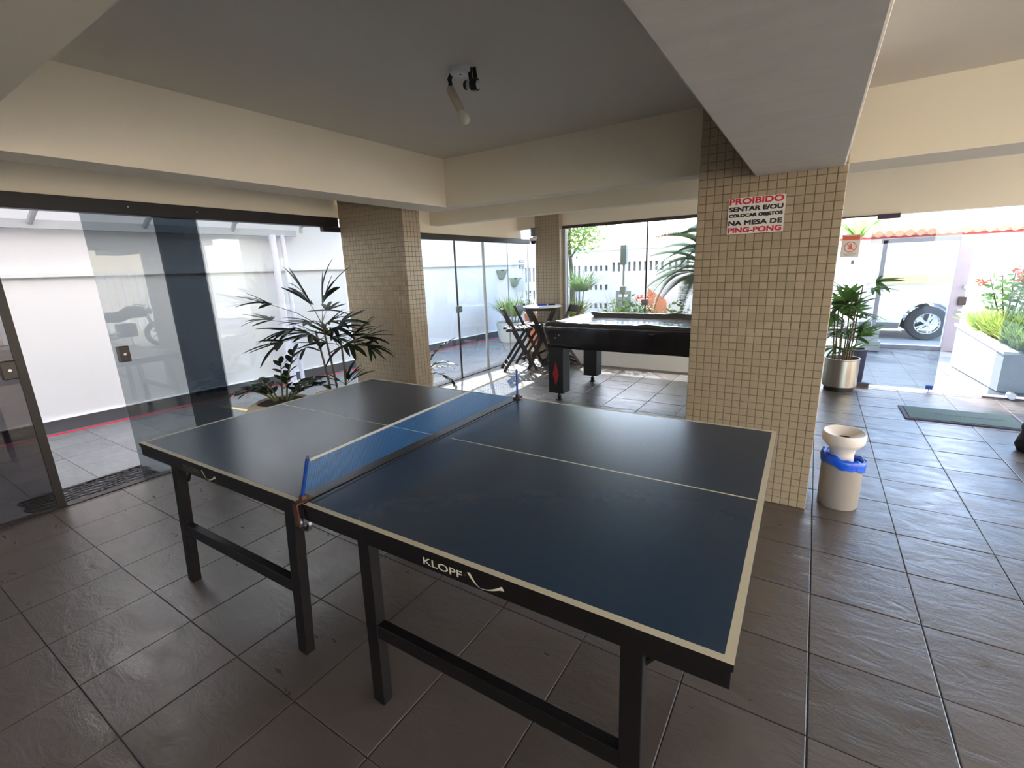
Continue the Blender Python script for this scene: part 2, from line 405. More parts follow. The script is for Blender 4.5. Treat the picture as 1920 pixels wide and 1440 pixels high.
# ------------------------------------------------------------------ ceiling, beams, walls
o = MB().box((-3.0, -6, CEIL), (5.5, BY + .12, CEIL + .25)).build('ceiling', 'ceiling'); struct(o, 'flat grey-white painted ceiling over the hall', 'ceiling')
o = MB().box((-3.1, BY + .10, 2.44), (5.5, BY + 1.3, 2.8)).build('trim_3', 'plaster'); struct(o, 'unseen white eave slab added over the garden side to block sun', 'eave')  # out of view, added to stop a sun patch on the hall floor
bm_ = MB()
bm_.add([(-1.59, -1.1, BZ), (-1.53, 1.96, BZ), (-1.86, 1.96, BZ), (-1.80, -1.1, BZ), (-1.59, -1.1, CEIL), (-1.53, 1.96, CEIL), (-1.86, 1.96, CEIL), (-1.80, -1.1, CEIL)],
        [(0, 1, 5, 4), (0, 3, 2, 1), (2, 3, 7, 6), (1, 2, 6, 5), (3, 0, 4, 7)])
o = bm_.build('beam', 'plaster'); struct(o, 'long cream beam under the ceiling parallel to the sliding glass', 'beam')
o = MB().box((-1.86, 1.95, BZ), (.78, 2.11, CEIL)).build('beam', 'plaster'); struct(o, 'taupe cross beam between the two mosaic pillars', 'beam')
o = MB().box((1.085, -6, 2.015), (1.515, 1.61, CEIL)).build('beam', 'beam_rough', bevel=.008); struct(o, 'deep rough grey beam running overhead to the mosaic pillar with the sign', 'beam')
o = MB().box((1.50, 2.26, BZ), (5.5, 2.70, CEIL)).build('beam', 'plaster'); struct(o, 'beige beam to the right of the mosaic pillar with the sign', 'beam')
o = MB().box((GX2, 3.15, BZ), (1.0, 3.30, CEIL)).build('beam', 'plaster'); struct(o, 'pale beam above the pool table in the far bay', 'beam')
o = MB().box((-3.0, -1.45, BZ), (1.1, -1.085, CEIL)).build('beam', 'plaster'); struct(o, 'shaded beam at the top left corner crossing in front of the long cream beam', 'beam')
# wall heads and shells
o = MB().box((GX - .12, -6, 2.128), (GX, 1.86, CEIL)).build('wall_left', 'plaster'); struct(o, 'plaster wall above the sliding glass doors', 'wall')
o = MB().box((GX2 - .14, 2.45, 2.018), (GX2, BY + .1, CEIL)).build('wall_left_far', 'plaster'); struct(o, 'cream wall head above the far glass beside the bar table', 'wall')
o = MB().box((-2.96, BY, 2.165), (1.55, BY + .14, CEIL)).box((1.55, BY, 1.985), (5.5, BY + .14, CEIL)).build('wall_back', 'plaster'); struct(o, 'plaster wall head above the garden window and the entrance', 'wall')
o = MB().box((-2.0, BY - .06, 0), (1.55, BY + .14, .24)).build('baseboard_back', 'white'); struct(o, 'low white kerb under the garden window', 'kerb')
o = MB().box((-3.1, -6.2, 0), (4.2, -6, CEIL)).build('wall_near', 'plaster'); struct(o, 'plain wall behind the viewer', 'wall')
o = MB().box((3.95, BY, 0), (5.5, BY + .14, 1.99)).build('wall_right', 'plaster'); struct(o, 'plaster wall right of the entrance', 'wall')

o = MB().box((-2.95, -6, CEIL + .25), (5.5, BY + .1, 6.0)).build('wall_upper', 'plaster'); struct(o, 'upper storeys of the building above the hall', 'wall')  # unseen block added against stray sun, kept low so the facade stays lit

# ------------------------------------------------------------------ mosaic pillars
def pillar(label, x0, y0, x1, y1, ztop, pitch, faces, single=None):
    core = MB().box((x0 + .0025, y0 + .0025, 0), (x1 - .0025, y1 - .0025, ztop)).build('pillar', 'mosaic_grout')
    struct(core, label, 'pillar')
    g = .0016; mb = MB(); hs = pitch / 2 - g; d = .0025
    tl = MB()
    tl.add([(-hs, 0, -hs), (hs, 0, -hs), (hs, 0, hs), (-hs, 0, hs), (-hs + .002, -d, -hs + .002), (hs - .002, -d, -hs + .002), (hs - .002, -d, hs - .002), (-hs + .002, -d, hs - .002)],
           [(4, 5, 6, 7), (0, 1, 5, 4), (1, 2, 6, 5), (2, 3, 7, 6), (3, 0, 4, 7)])
    tme = tl.mesh('mosaic_tile', 'mosaic'); ns = 0
    for face in faces:
        if face in '-Y+Y': L = x1 - x0
        else: L = y1 - y0
        nc = max(1, round(L / pitch)); px = L / nc; nr = int(ztop / pitch)
        for r in range(nr + 1):
            for c in range(nc):
                u = (c + .5) * px; z = (r + .5) * pitch
                if z + hs > ztop: continue
                if face == '-Y': loc = (x0 + u, y0 + .0025, z); rz = 0
                elif face == '+X': loc = (x1 - .0025, y0 + u, z); rz = pi / 2
                elif face == '-X': loc = (x0 + .0025, y0 + u, z); rz = -pi / 2
                tilt = (random.gauss(0, .012), 0, rz + random.gauss(0, .012))
                if single and face == '-Y' and single(u, z) and ns < 296:
                    inst('mosaic_tile', tme, core, loc, tilt); ns += 1
                else:
                    mx = Matrix.Translation(loc) @ Euler(tilt).to_matrix().to_4x4()
                    mb.add([mx @ Vector(v) for v in tl.v], tl.f)
    o = mb.build('mosaic_tiles', 'mosaic', core); o['kind'] = 'stuff'
    return core
PR = (.775, 1.605, 1.53, 2.22)
pillar('broad beige mosaic pillar bearing the red and black notice', *PR, CEIL, .0472, ('-Y', '+X', '-X'), single=lambda u, z: 1.02 < z < 1.98)
pillar('beige mosaic pillar standing against the sliding glass, partly behind the palm', -2.93, 1.83, -1.99, 2.07, CEIL, .0472, ('-Y', '+X'), single=lambda u, z: 1.25 < z < 1.95)
pillar('pale mosaic pillar in the far corner behind the bar table', -2.44, 5.20, -1.995, 5.5, CEIL, .0472, ('-Y', '+X', '-X'))

# ------------------------------------------------------------------ glazing
def pane(name, m, p, q, parent, label=None):
    # thin box pane between two corner points
    o = MB().box(p, q).build(name, m, parent)
    if label: o['label'] = label
    return o
tr = MB().box((GX - .05, -6, 2.035), (GX + .045, 1.80, 2.132)).box((GX - .03, 1.62, 1.99), (GX + .03, 1.86, 2.04)).build('trim_4', 'track', bevel=.004)
struct(tr, 'black aluminium track over the sliding glass doors', 'track')
for y0 in (-.05, .42): MB().lathe([(0, .002), (.006, .002), (.006, 0)], 8).build('screw', 'steel', tr, (GX + .046, y0, 2.09), (0, pi / 2, 0))
o = MB().box((GX - .04, -6, 0), (GX + .03, 1.83, .008)).build('trim_5', 'track'); struct(o, 'thin black floor rail under the sliding glass doors', 'rail')
def lock(parent, loc, s=(.04, .06, .10), m='lock', name='lock'):
    o = MB().cbox((0, 0, 0), s).build(name, m, parent, loc, bevel=.006)
    MB().lathe([(0, .004), (.009, .004), (.011, 0)], 12).build('keyhole', 'steel', o, (s[0] / 2, 0, 0), (0, pi / 2, 0))
    return o
d = thing('door_1', 'brown tinted sliding glass leaf with black edge bar at far left', 'door', (GX, 0, 0), kind='structure')
pane('glass_pane', 'glass_brown', (-.004, -2.2, .01), (.004, -.83, 2.04), d)
MB().box((-.016, -.85, .008), (.016, -.805, 2.04)).build('edge_bar', 'track', d)
lock(d, (.02, -.89, 1.02), (.05, .075, .12))
d = thing('door_2', 'grey tinted sliding glass leaf with lock beside the open gap', 'door', (GX - .016, 0, 0), kind='structure')
pane('glass_pane', 'glass_grey', (-.004, -.325, .01), (.004, .435, 2.04), d)
lock(d, (.02, -.27, 1.02), (.05, .07, .12))
d = thing('door_3', 'darkest smoked glass strip behind the grey sliding leaf', 'door', (GX - .04, 0, 0), kind='structure')
pane('glass_pane', 'glass_dark', (-.004, .128, .01), (.004, .435, 2.04), d)
w = thing('window_1', 'clear fixed glass panes between the smoked leaf and the pillar', 'window', (GX - .016, 0, 0), kind='structure')
for y0, y1 in ((.44, .928), (.932, 1.786), (1.79, 1.84)): pane('glass_pane', 'glass_clear', (-.004, y0, .01), (.004, y1, 2.04), w)
pane('glass_pane', 'glass_brown', (-.004, -6, .01), (.004, -2.25, 2.04), w, 'brown tinted pane')
# far left glazing
o = MB().box((GX2 - .05, 2.07, 1.948), (GX2 + .04, 5.62, 2.022)).build('trim_6', 'track', bevel=.004); struct(o, 'dark track over the far left glass by the bar table', 'track')
o = MB().box((GX2 - .03, 2.05, 0), (GX2 + .02, 5.8, .008)).build('trim_7', 'track'); struct(o, 'thin floor rail under the far left glass', 'rail')
d = thing('door_4', 'clear glass door leaf with dark edge bar and square lock behind the pillar', 'door', (GX2, 0, 0), kind='structure')
pane('glass_pane', 'glass_clear', (-.004, 2.1, .01), (.004, 3.60, 1.95), d)
MB().box((-.008, 3.598, .01), (.008, 3.622, 1.95)).build('edge_bar', 'bronze', d)
lock(d, (.02, 3.61, 1.01), (.035, .11, .09), 'carplastic')
w = thing('window_2', 'clear far left glass panes with a blue-grey tube mullion', 'window', (GX2, 0, 0), kind='structure')
pane('glass_pane', 'glass_clear', (-.004, 3.63, .01), (.004, 4.26, 1.95), w)
MB().tube([(0, 4.28, .005), (0, 4.28, 1.95)], .022, 12).build('mullion', 'galv', w, smooth=True)
pane('glass_pane', 'glass_clear', (-.004, 4.30, .01), (.004, 4.945, 1.95), w)
MB().box((-.005, 4.945, .01), (.005, 4.955, 1.95)).build('joint', 'glass_edge', w)
pane('glass_pane', 'glass_clear', (-.004, 4.955, .01), (.004, 5.6, 1.95), w)
MB().box((-.005, 5.6, .01), (.005, 5.61, 1.95)).build('joint', 'glass_edge', w)
# back window
w = thing('window_3', 'wide garden window of clear glass panes behind the pool table', 'window', (0, BY + .03, 0), kind='structure')
MB().box((-2.0, -.03, 2.125), (.8, .05, 2.168)).build('top_track', 'bronze', w)
MB().box((-1.985, -.02, .24), (-1.955, .03, 2.125)).build('jamb', 'galv', w)
for x0, x1 in ((-1.95, -.665), (-.645, .78), (.8, 1.54)): pane('glass_pane', 'glass_window', (x0, -.004, .25), (x1, .004, 2.13 if x0 < .7 else 1.98), w)
MB().box((-.666, -.008, .25), (-.648, .008, 2.125)).build('edge_bar', 'bronze', w)
MB().cbox((-.655, -.02, .995), (.10, .03, .09)).build('lock', 'brushed', w, bevel=.004)
# entrance
d = thing('door_5', 'open clear glass entrance leaf with dark foot clamps near the steel planter', 'door', (0, BY - .02, 0), kind='structure')
pane('glass_pane', 'glass_front', (1.93, -.005, .03), (2.70, .005, 1.95), d)
MB().cbox((2.66, 0, .055), (.06, .03, .05)).tube([(2.66, 0, .03), (2.66, 0, .001)], .005, 6).build('foot_clamp', 'blue_post', d)
MB().cbox((2.02, 0, .025), (.18, .04, .045)).build('floor_hinge', 'bronze', d)
MB().cbox((2.06, 0, 1.965), (.20, .05, .05)).build('top_hinge', 'mat_edge', d)
MB().box((1.55, -.02, 1.972), (2.0, .02, 1.988)).build('top_rail', 'mat_edge', d)
d = thing('door_6', 'clear glass entrance leaf at the right edge with a round foot clamp', 'door', (0, BY - .06, 0), kind='structure')
pane('glass_pane', 'glass_front', (3.14, -.005, .02), (3.95, .005, 1.95), d)
MB().box((3.10, -.012, .004), (3.95, .012, .016)).build('bottom_rail', 'mat_edge', d)
MB().lathe([(0, -.04), (.035, -.04), (.035, .04), (0, .04)], 16, mtx=Matrix.Rotation(pi / 2, 3, 'X')).build('foot_clamp', 'steel', d, (3.32, 0, .045))

# ------------------------------------------------------------------ left passage: wall, roof, posts
wr = atan2(.0744, 1) * -1
bw = MB().box((-.35, -4, -.1), (0, 10, 1.63)).box((-.36, -4, 1.63), (.05, 10, 1.672)).box((-.35, -4, 1.67), (-.03, 10, 3.6)).build('wall_boundary', 'outwall', None, (WX(0), 0, 0), (0, 0, wr))  # upper part, out of view, raised to keep sun off the passage floor
struct(bw, 'white boundary wall with a ledge along the side passage', 'wall')
o = MB().box((0, -4, -.01), (.02, 10, .125)).box((.0, -4, .125), (.028, 10, .137), 1).build('baseboard_boundary', ['darkbase', 'white'], None, (WX(0), 0, 0), (0, 0, wr)); struct(o, 'dark grey painted band along the foot of the boundary wall', 'baseboard')
o = MB().box((.10, -4, -.01), (.135, 8.2, -.004)).build('trim_8', 'redline', None, (WX(0), 0, 0), (0, 0, wr)); struct(o, 'thin red line painted on the passage floor', 'line')
o = MB().bar((-4.75, 1.12, -.008), (-3.6, 1.24, -.008), .05, .004, side=(0, 1, 0)).build('trim_9', 'yellow'); struct(o, 'short yellow line painted on the passage floor', 'line')
pr = thing('passage_roof', 'translucent sheet roof on steel brackets over the side passage', 'roof', (0, 0, 0), kind='structure')
for j in range(-4, 4):
    ya, yb = j * .95 - .1, j * .95 + .85
    if ya < -4: continue
    MB().add([(GX - .14, ya, 2.52), (GX - .14, yb, 2.52), (-5.6, yb, 2.36), (-5.6, ya, 2.36), (GX - .14, ya, 2.526), (GX - .14, yb, 2.526), (-5.6, yb, 2.366), (-5.6, ya, 2.366)],
             [(0, 1, 2, 3), (7, 6, 5, 4), (0, 4, 5, 1), (2, 6, 7, 3), (1, 5, 6, 2), (3, 7, 4, 0)]).build('roof_sheet', 'roofing', pr)
    MB().tube([(-5.22 + .0744 * yb, yb + .03, 2.16), (-5.0, yb + .03, 2.25), (-4.6, yb + .03, 2.36), (-4.0, yb + .03, 2.43), (GX - .14, yb + .03, 2.49)], .028, 8).build('roof_bracket', 'galv', pr, smooth=True)
MB().bar((WX(-4) + .10, -4, 2.15), (WX(2.7) + .10, 2.7, 2.15), .085, .08).build('gutter_beam', 'galv', pr)
tp = thing('steel_post', 'pale lilac double steel post carrying the passage roof behind the palm', 'post', (WX(2.3) + .16, 2.32, 0))
MB().tube([(0, 0, -.01), (0, 0, 2.12)], .045, 14).build('main_tube', 'lilac_post', tp, smooth=True)
MB().tube([(.0, .15, -.01), (.0, .15, 2.12)], .03, 12).build('side_tube', 'lilac_post', tp, smooth=True)
MB().cbox((0, .07, .0), (.14, .3, .02)).build('base_plate', 'lilac_post', tp)
# lattice rubber mat outside the sliding gap
lm = thing('lattice_doormat', 'black rubber lattice doormat outside the gap in the sliding glass', 'doormat', (-3.17, -.55, -.012), 0)
mb = MB()
L0, L1 = -.42, .34
for i in range(13):
    y = L0 + (L1 - L0) * i / 12
    mb.tube([(.17 - .34 * k / 8, y + .018 * sin(k * 1.6 + i), .010 + .003 * sin(k * 2.1 + i * 1.7)) for k in range(9)], .006, 5)
for i in range(7):
    x = -.17 + .34 * i / 6
    mb.tube([(x + .012 * sin(k * 1.3 + i), L0 + (L1 - L0) * k / 14, .010) for k in range(15)], .006, 5)
o = mb.build('lattice', 'rubber', lm); o['kind'] = 'stuff'
for x in (-.175, .175): MB().bar((x, L0, .008), (x, L1, .008), .016, .018).build('edge_strip', 'rubber', lm)

# ------------------------------------------------------------------ ping pong table
tt = thing('ping_pong_table', 'dark blue ping pong table with white border lines on black legs', 'table', (0, 0, 0), .0139)
HX, HY, HZ = 1.37, .7625, .76
SPL = -.035
def top_half(x0, x1, sgn):
    bw_ = .02; xs = [x0, x0 + bw_, x1] if sgn < 0 else [x0, x1 - bw_, x1]
    ys = [-HY, -HY + bw_, -.004, .004, HY - bw_, HY]
    mb = MB(); z1, z0 = HZ, HZ - .018
    # top faces split into line and field; a short unpainted stretch of the centre line at the net
    gap = .055
    xs2 = sorted(set(xs + [x1 - gap if sgn < 0 else x0 + gap]))
    nv = {}
    def V(i, j):
        return i * len(ys) + j
    vs = [(x, y, z1) for x in xs2 for y in ys]; fs = []; mi = []
    for i in range(len(xs2) - 1):
        for j in range(len(ys) - 1):
            cx = (xs2[i] + xs2[i + 1]) / 2; w_ = False
            if j in (0, len(ys) - 2): w_ = True
            if sgn < 0 and cx < x0 + bw_: w_ = True
            if sgn > 0 and cx > x1 - bw_: w_ = True
            if j == 2 and not (cx > x1 - gap if sgn < 0 else cx < x0 + gap): w_ = True
            fs.append((V(i, j), V(i + 1, j), V(i + 1, j + 1), V(i, j + 1))); mi.append(1 if w_ else 0)
    o0 = len(mb.v); mb.v += vs; mb.f += fs; mb.mi += mi
    a = len(mb.v)
    mb.v += [(x0, -HY, z0), (x1, -HY, z0), (x1, HY, z0), (x0, HY, z0), (x0, -HY, z1), (x1, -HY, z1), (x1, HY, z1), (x0, HY, z1)]
    for q in ((0, 3, 2, 1), (0, 1, 5, 4), (1, 2, 6, 5), (2, 3, 7, 6), (3, 0, 4, 7)): mb.f.append(tuple(a + k for k in q)); mb.mi.append(2)
    return mb.build('tabletop', ['tt_blue', 'tt_white', 'wood_black'], tt)
top_half(-HX, SPL - .0025, -1); top_half(SPL + .0025, HX, 1)
for x0, x1 in ((-HX + .004, SPL - .004), (SPL + .004, HX - .004)):
    mb = MB(); za, zb = HZ - .066, HZ - .0182
    mb.box((x0, -HY + .003, za), (x1, -HY + .024, zb)); mb.box((x0, HY - .024, za), (x1, HY - .003, zb))
    mb.box((x0, -HY + .024, za), (x0 + .02, HY - .024, zb)); mb.box((x1 - .02, -HY + .024, za), (x1, HY - .024, zb))
    mb.build('apron', 'wood_black', tt, bevel=.002)
legs = [(-1.085, -1.20), (-.165, -.24), (.243, .222), (1.155, 1.16)]
for s in (-1, 1):
    y = s * (HY - .045)
    for xt, xb in legs:
        MB().bar((xb, y, 0), (xt, y, HZ - .02), .056, .042, side=(1, 0, 0)).build('leg', 'wood_black', tt, bevel=.003)
    for a, b in ((0, 1), (2, 3)):
        k = .43
        xa = legs[a][1] * (1 - k) + legs[a][0] * k; xb = legs[b][1] * (1 - k) + legs[b][0] * k
        MB().bar((xa + .02, y, .325), (xb - .02, y, .325), .055, .036, side=(0, 0, 1)).build('stretcher', 'wood_black', tt, bevel=.003)
    for x, dx in ((-1.07, .10), (-.14, .10), (1.14, .10)):
        MB().tube([(x + .02, y - s * .01, .60), (x + dx, y - s * .01, HZ - .055)], .008, 6).build('brace', 'black', tt)
    MB().lathe([(.028, -.006), (.032, -.006), (.032, .006), (.028, .006), (.028, -.006)], 16, mtx=Matrix.Rotation(pi / 2, 3, 'X')).build('latch_ring', 'steel', tt, (-.08, y + s * .015, .655))
# maker's lettering on the apron
def logo(x, m, width):
    k = width / .16
    me = text_mesh('KLOPF', 'lettering', m, width, .026 * k, bold=.012)
    inst('lettering', me, tt, (x, -HY + .0025, .708), (pi / 2, 0, 0))
    me = text_mesh('®', 'registered_mark', 'print_grey', .008, .008)
    inst('registered_mark', me, tt, (x + width + .006, -HY + .0025, .721), (pi / 2, 0, 0))
    top, bot = [], []
    for i in range(15):
        t = i / 14; xx = .115 * t; yy = .036 * (1 - min(1, t / .42)) ** 1.9 + .022 * max(0, (t - .42) / .58) ** 1.7 - .004
        wv = .010 * (1 - t / .4) + .0015 if t < .4 else .0015 + .009 * ((t - .4) / .6) ** 1.5
        top.append((xx + wv * (.9 if t < .4 else 0), yy + wv * (.2 if t < .4 else 1))); bot.append((xx, yy))
    bot[-1] = (.122, top[-1][1] - .012)
    mb = MB(); n = len(top)
    mb.add([(a, -.0005, b) for a, b in bot] + [(a, -.0005, b) for a, b in top], [(i, i + 1, n + i + 1, n + i) for i in range(n - 1)])
    mb.build('swoosh', 'print_white', tt, (x + width + .018, -HY + .003, .704))
logo(.535, 'print_white', .145); logo(-.93, 'print_grey', .15)

# net
nt = thing('table_tennis_net', 'blue table tennis net with blue end posts clamped across the dark table', 'net', (0, 0, HZ), .0139)
NX = SPL - .012; N0, N1 = -.735, .74
mb = MB(); cell = .0078; zb, zt = .028, .162
n = int((N1 - N0) / cell)
def nx_(y, z): return NX + .40 * (z - .02) * max(0, 1 - (y - N0) / (N1 - N0)) ** 1.2
for i in range(n + 1):
    y = N0 + (N1 - N0) * i / n; mb.bar((nx_(y, zb), y, zb), (nx_(y, zt), y, zt), .0012, .001, side=(0, 1, 0))
for k in range(18):
    z = zb + (zt - zb) * k / 17
    for q in range(6):
        ya, yb = N0 + (N1 - N0) * q / 6, N0 + (N1 - N0) * (q + 1) / 6; mb.bar((nx_(ya, z), ya, z), (nx_(yb, z), yb, z), .0012, .001)
o = mb.build('mesh_netting', 'net', nt); o['kind'] = 'stuff'
mb = MB()
for q in range(6):
    ya, yb = N0 + (N1 - N0) * q / 6, N0 + (N1 - N0) * (q + 1) / 6; mb.bar((nx_(ya, zt + .005), ya, zt + .005), (nx_(yb, zt + .005), yb, zt + .005), .010, .003)
mb.build('top_tape', 'net_tape', nt)
MB().tube([(NX + .03, N0 - .03, .006), (NX + .02, 0, .004), (NX + .03, N1 + .02, .006)], .0022, 5).build('cord', 'black', nt)
for yy, s in ((N0 - .012, -1), (N1 + .012, 1)):
    p = MB().tube([(NX, yy, .022), (nx_(yy, .178), yy, .178)], .0065, 10).build('post', 'blue_post', nt, smooth=True)
    MB().tube([(nx_(yy, .178), yy, .178), (nx_(yy, .186), yy, .186)], .0045, 8).build('post_cap', 'steel', p)
    c = MB().box((NX - .015, min(yy - s * .03, yy + s * .036), .0008), (NX + .015, max(yy - s * .03, yy + s * .036), .006)).cbox((NX, yy, .014), (.018, .018, .018)).build('clamp', 'clamp', nt)
    MB().box((NX - .012, min(yy + s * .030, yy + s * .036), -.085), (NX + .012, max(yy + s * .030, yy + s * .036), .006)).build('clamp_arm', 'clamp', c)

# ------------------------------------------------------------------ ceiling spotlight
LX, LY = -.178, .515
cl = thing('ceiling_lamp', 'white ceiling plate with black sockets and one bare frosted bulb hanging', 'lamp', (LX, LY, CEIL))
MB().lathe([(0, -.028), (.05, -.028), (.058, -.022), (.060, 0)], 28).build('base_plate', 'lamp_white', cl, smooth=True)
MB().lathe([(0, -.002), (.006, -.002), (.006, 0)], 10).build('screw', 'black', cl, (.0, -.01, -.028))
def dirm(p, q):
    p, q = Vector(p), Vector(q); m = (q - p).to_track_quat('Z', 'Y').to_matrix().to_4x4(); m.translation = p; return m, (q - p).length
a = MB().tube([(-.062, -.005, -.012), (-.074, -.008, -.035), (-.070, -.006, -.055), (-.076, -.006, -.075)], [.010, .012, .010, .012], 10).build('arm', 'bulb_dark', cl, smooth=True)
m_, ln = dirm((-.078, -.006, -.07), (-.022, .005, -.185))
o = MB().lathe([(0, 0), (.016, 0), (.022, .012), (.022, ln - .02), (.019, ln), (0, ln)], 18).build('socket', 'lamp_cream', cl, smooth=True); o.matrix_local = m_
m2, l2 = dirm((-.024, .005, -.180), (.008, .012, -.258))
bp_ = [(.013, 0), (.015, .012), (.026, .030), (.030, .048), (.026, .066), (.014, .078), (0, .082)]
o = MB().lathe([(r, z) for r, z in bp_], 20).build('bulb', 'bulb', cl, smooth=True); o.matrix_local = m2
MB().bar((.052, .0, -.006), (.058, .0, -.075), .02, .007).bar((.070, .012, -.006), (.080, .012, -.075), .02, .007).build('bracket', 'bulb_dark', cl)
m3, l3 = dirm((.092, .01, -.088), (.012, .0, -.078))
o = MB().lathe([(0, 0), (.026, 0), (.030, .012), (.028, .036), (.0, .036)], 20).build('socket_holder', 'bulb_dark', cl, smooth=True); o.matrix_local = m3
o = MB().lathe([(.018, .036), (.020, .046), (.019, .060), (0, .060)], 18).build('socket_collar', 'porcelain', cl, smooth=True); o.matrix_local = m3
o = MB().lathe([(.021, .060), (.022, .072), (.017, .078), (.0, .070)], 18).build('socket_mouth', 'bulb_dark', cl, smooth=True); o.matrix_local = m3
o = MB().lathe([(.0, -.010), (.016, -.010), (.02, 0)], 18).build('socket_cap', 'lamp_white', cl, smooth=True); o.matrix_local = m3

# ------------------------------------------------------------------ notice on the pillar
sg = thing('notice_sign', 'white notice in red and black capitals fixed high on the broad mosaic pillar', 'sign', (.955, PR[1] - .004, 1.70))
MB().box((0, -.003, 0), (.298, 0, .204)).build('panel', 'sign_white', sg)
lines = [('PROIBIDO', 'sign_red', .035, .168), ('SENTAR E/OU', 'sign_black', .026, .129), ('COLOCAR OBJETOS', 'sign_black', .024, .091), ('NA MESA DE', 'sign_black', .027, .050), ('PING-PONG', 'sign_red', .030, .008)]
for tx, m, hh, z in lines:
    me = text_mesh(tx, 'lettering', m, .280, hh * .94, thick=.0020)
    inst('lettering', me, sg, (.007, -.0038, z), (pi / 2, 0, 0))
# entrance glass notice
sg = thing('glass_notice', 'small notice with an orange header and crossed-out circle stuck on the entrance glass', 'sign', (1.655, BY - .028, 1.535))
MB().box((0, -.002, 0), (.178, 0, .255)).build('panel', 'sign_white', sg)
MB().box((.008, -.003, .195), (.170, -.002, .243)).build('header_band', 'orange_print', sg)
MB().lathe([(.052, 0), (.060, 0), (.060, .001), (.052, .001)], 28, mtx=Matrix.Rotation(pi / 2, 3, 'X')).bar((-.037, -.0005, .037), (.037, -.0005, -.037), .008, .001, side=(1, 0, 1)).build('ban_circle', 'orange_print', sg, (.089, -.0028, .115))
MB().cbox((0, 0, 0), (.03, .001, .028)).cbox((0, 0, -.022), (.042, .001, .014)).cbox((.002, 0, .022), (.018, .001, .014)).build('pictogram', 'orange_print', sg, (.089, -.0026, .118))
MB().box((.03, -.003, .034), (.15, -.002, .040)).box((.045, -.003, .018), (.135, -.002, .023)).build('small_print', 'slot', sg)
o = MB().box((1.77, BY - .031, 1.455), (1.80, BY - .029, 1.50)).build('sticker', 'slot'); tag(o, 'tiny grey square sticker on the entrance glass below the notice', 'sticker')

# ------------------------------------------------------------------ pool table and its cover
PT = thing('pool_table', 'black pool table with boxy legs and a red diamond inlay', 'table', (.05, 3.70, 0))
PLX, PLY = 1.15, .62
for sx in (-1, 1):
    for sy in (-1, 1):
        cx, cy = sx * 1.06, sy * .50
        lg = MB().box((cx - .095, cy - .09, .10), (cx + .095, cy + .09, .66)).build('leg', 'lam_black', PT, bevel=.004)
        MB().lathe([(0, 0), (.042, 0), (.042, .008), (.018, .022), (.026, .045), (.012, .075), (.012, .105), (0, .105)], 16).build('foot', 'black', lg, (cx, cy, 0), smooth=True)
        for face, yy in (((-1, cy - .0915),) if sy < 0 else ((1, cy + .0915),)):
            MB().add([(cx - .04, yy, .33), (cx, yy, .185), (cx + .04, yy, .33), (cx, yy, .475)], [(0, 1, 2, 3)] if face < 0 else [(3, 2, 1, 0)]).build('diamond_inlay', 'red', lg)
        xx = cx + sx * .0965
        MB().add([(xx, cy - .04, .33), (xx, cy, .185), (xx, cy + .04, .33), (xx, cy, .475)], [(0, 1, 2, 3), (3, 2, 1, 0)][0:1]).build('diamond_inlay', 'red', lg)
MB().box((-PLX + .02, -PLY + .02, .64), (PLX - .02, PLY - .02, .84)).build('body', 'lam_black', PT)
# cover: draped vinyl sheet with a sunken bed and raised rails, hanging as a skirt
cv = MB(); nx, ny = 72, 36
def cover_z(u, v):   # u,v in metres from centre
    ex = PLX + .03 - abs(u); ey = PLY + .03 - abs(v); e = min(ex, ey)
    rail = .935 if e < .11 else .935 - .050 * min(1, (e - .11) / .035)
    # pockets droop into bumps at the corners and mid rails
    bumpz = 0
    for pu, pv in ((0, PLY - .06), (0, -PLY + .06), (PLX - .06, PLY - .06), (-PLX + .06, PLY - .06), (PLX - .06, -PLY + .06), (-PLX + .06, -PLY + .06)):
        bumpz += .016 * math.exp(-((u - pu) ** 2 + (v - pv) ** 2) / .007)
    wr_ = .0004 * sin(u * 31 + v * 9) * sin(v * 23 - u * 5) if e > .1 else .004 * sin(u * 40) * sin(v * 37 + 1)
    crease = .010 * math.exp(-((u - .02 + .02 * v) ** 2) / .00015) if e > .12 else 0
    return rail + bumpz + wr_ + crease
xs = [-(PLX + .03) + 2 * (PLX + .03) * i / nx for i in range(nx + 1)]
ys = [-(PLY + .03) + 2 * (PLY + .03) * j / ny for j in range(ny + 1)]
vs = []
for i, x in enumerate(xs):
    for j, y in enumerate(ys):
        vs.append((x, y, cover_z(x, y) - (.012 if i in (0, nx) or j in (0, ny) else 0)))
fs = [(i * (ny + 1) + j, (i + 1) * (ny + 1) + j, (i + 1) * (ny + 1) + j + 1, i * (ny + 1) + j + 1) for i in range(nx) for j in range(ny)]
ring = [(i, 0) for i in range(nx + 1)] + [(nx, j) for j in range(1, ny + 1)] + [(i, ny) for i in range(nx - 1, -1, -1)] + [(0, j) for j in range(ny - 1, 0, -1)]
prev = [i * (ny + 1) + j for i, j in ring]; nr = len(ring)
for lvl, (z, off) in enumerate(((.88, .006), (.80, -.012), (.72, -.028), (.645, -.042))):
    base = len(vs)
    for k, (i, j) in enumerate(ring):
        x, y = xs[i], ys[j]; wv = .003 * sin(k * .35 + lvl) + .0015 * sin(k * 1.1)
        o_ = off + wv; nxv = (1 if x >= xs[-1] - 1e-6 else -1 if x <= xs[0] + 1e-6 else 0); nyv = (1 if y >= ys[-1] - 1e-6 else -1 if y <= ys[0] + 1e-6 else 0)
        vs.append((x + nxv * o_, y + nyv * o_, z + (.006 * sin(k * .35) if lvl == 3 else 0)))
    cur = list(range(base, base + nr))
    for k in range(nr): fs.append((cur[k], cur[(k + 1) % nr], prev[(k + 1) % nr], prev[k]))
    prev = cur
cv.add(vs, fs)
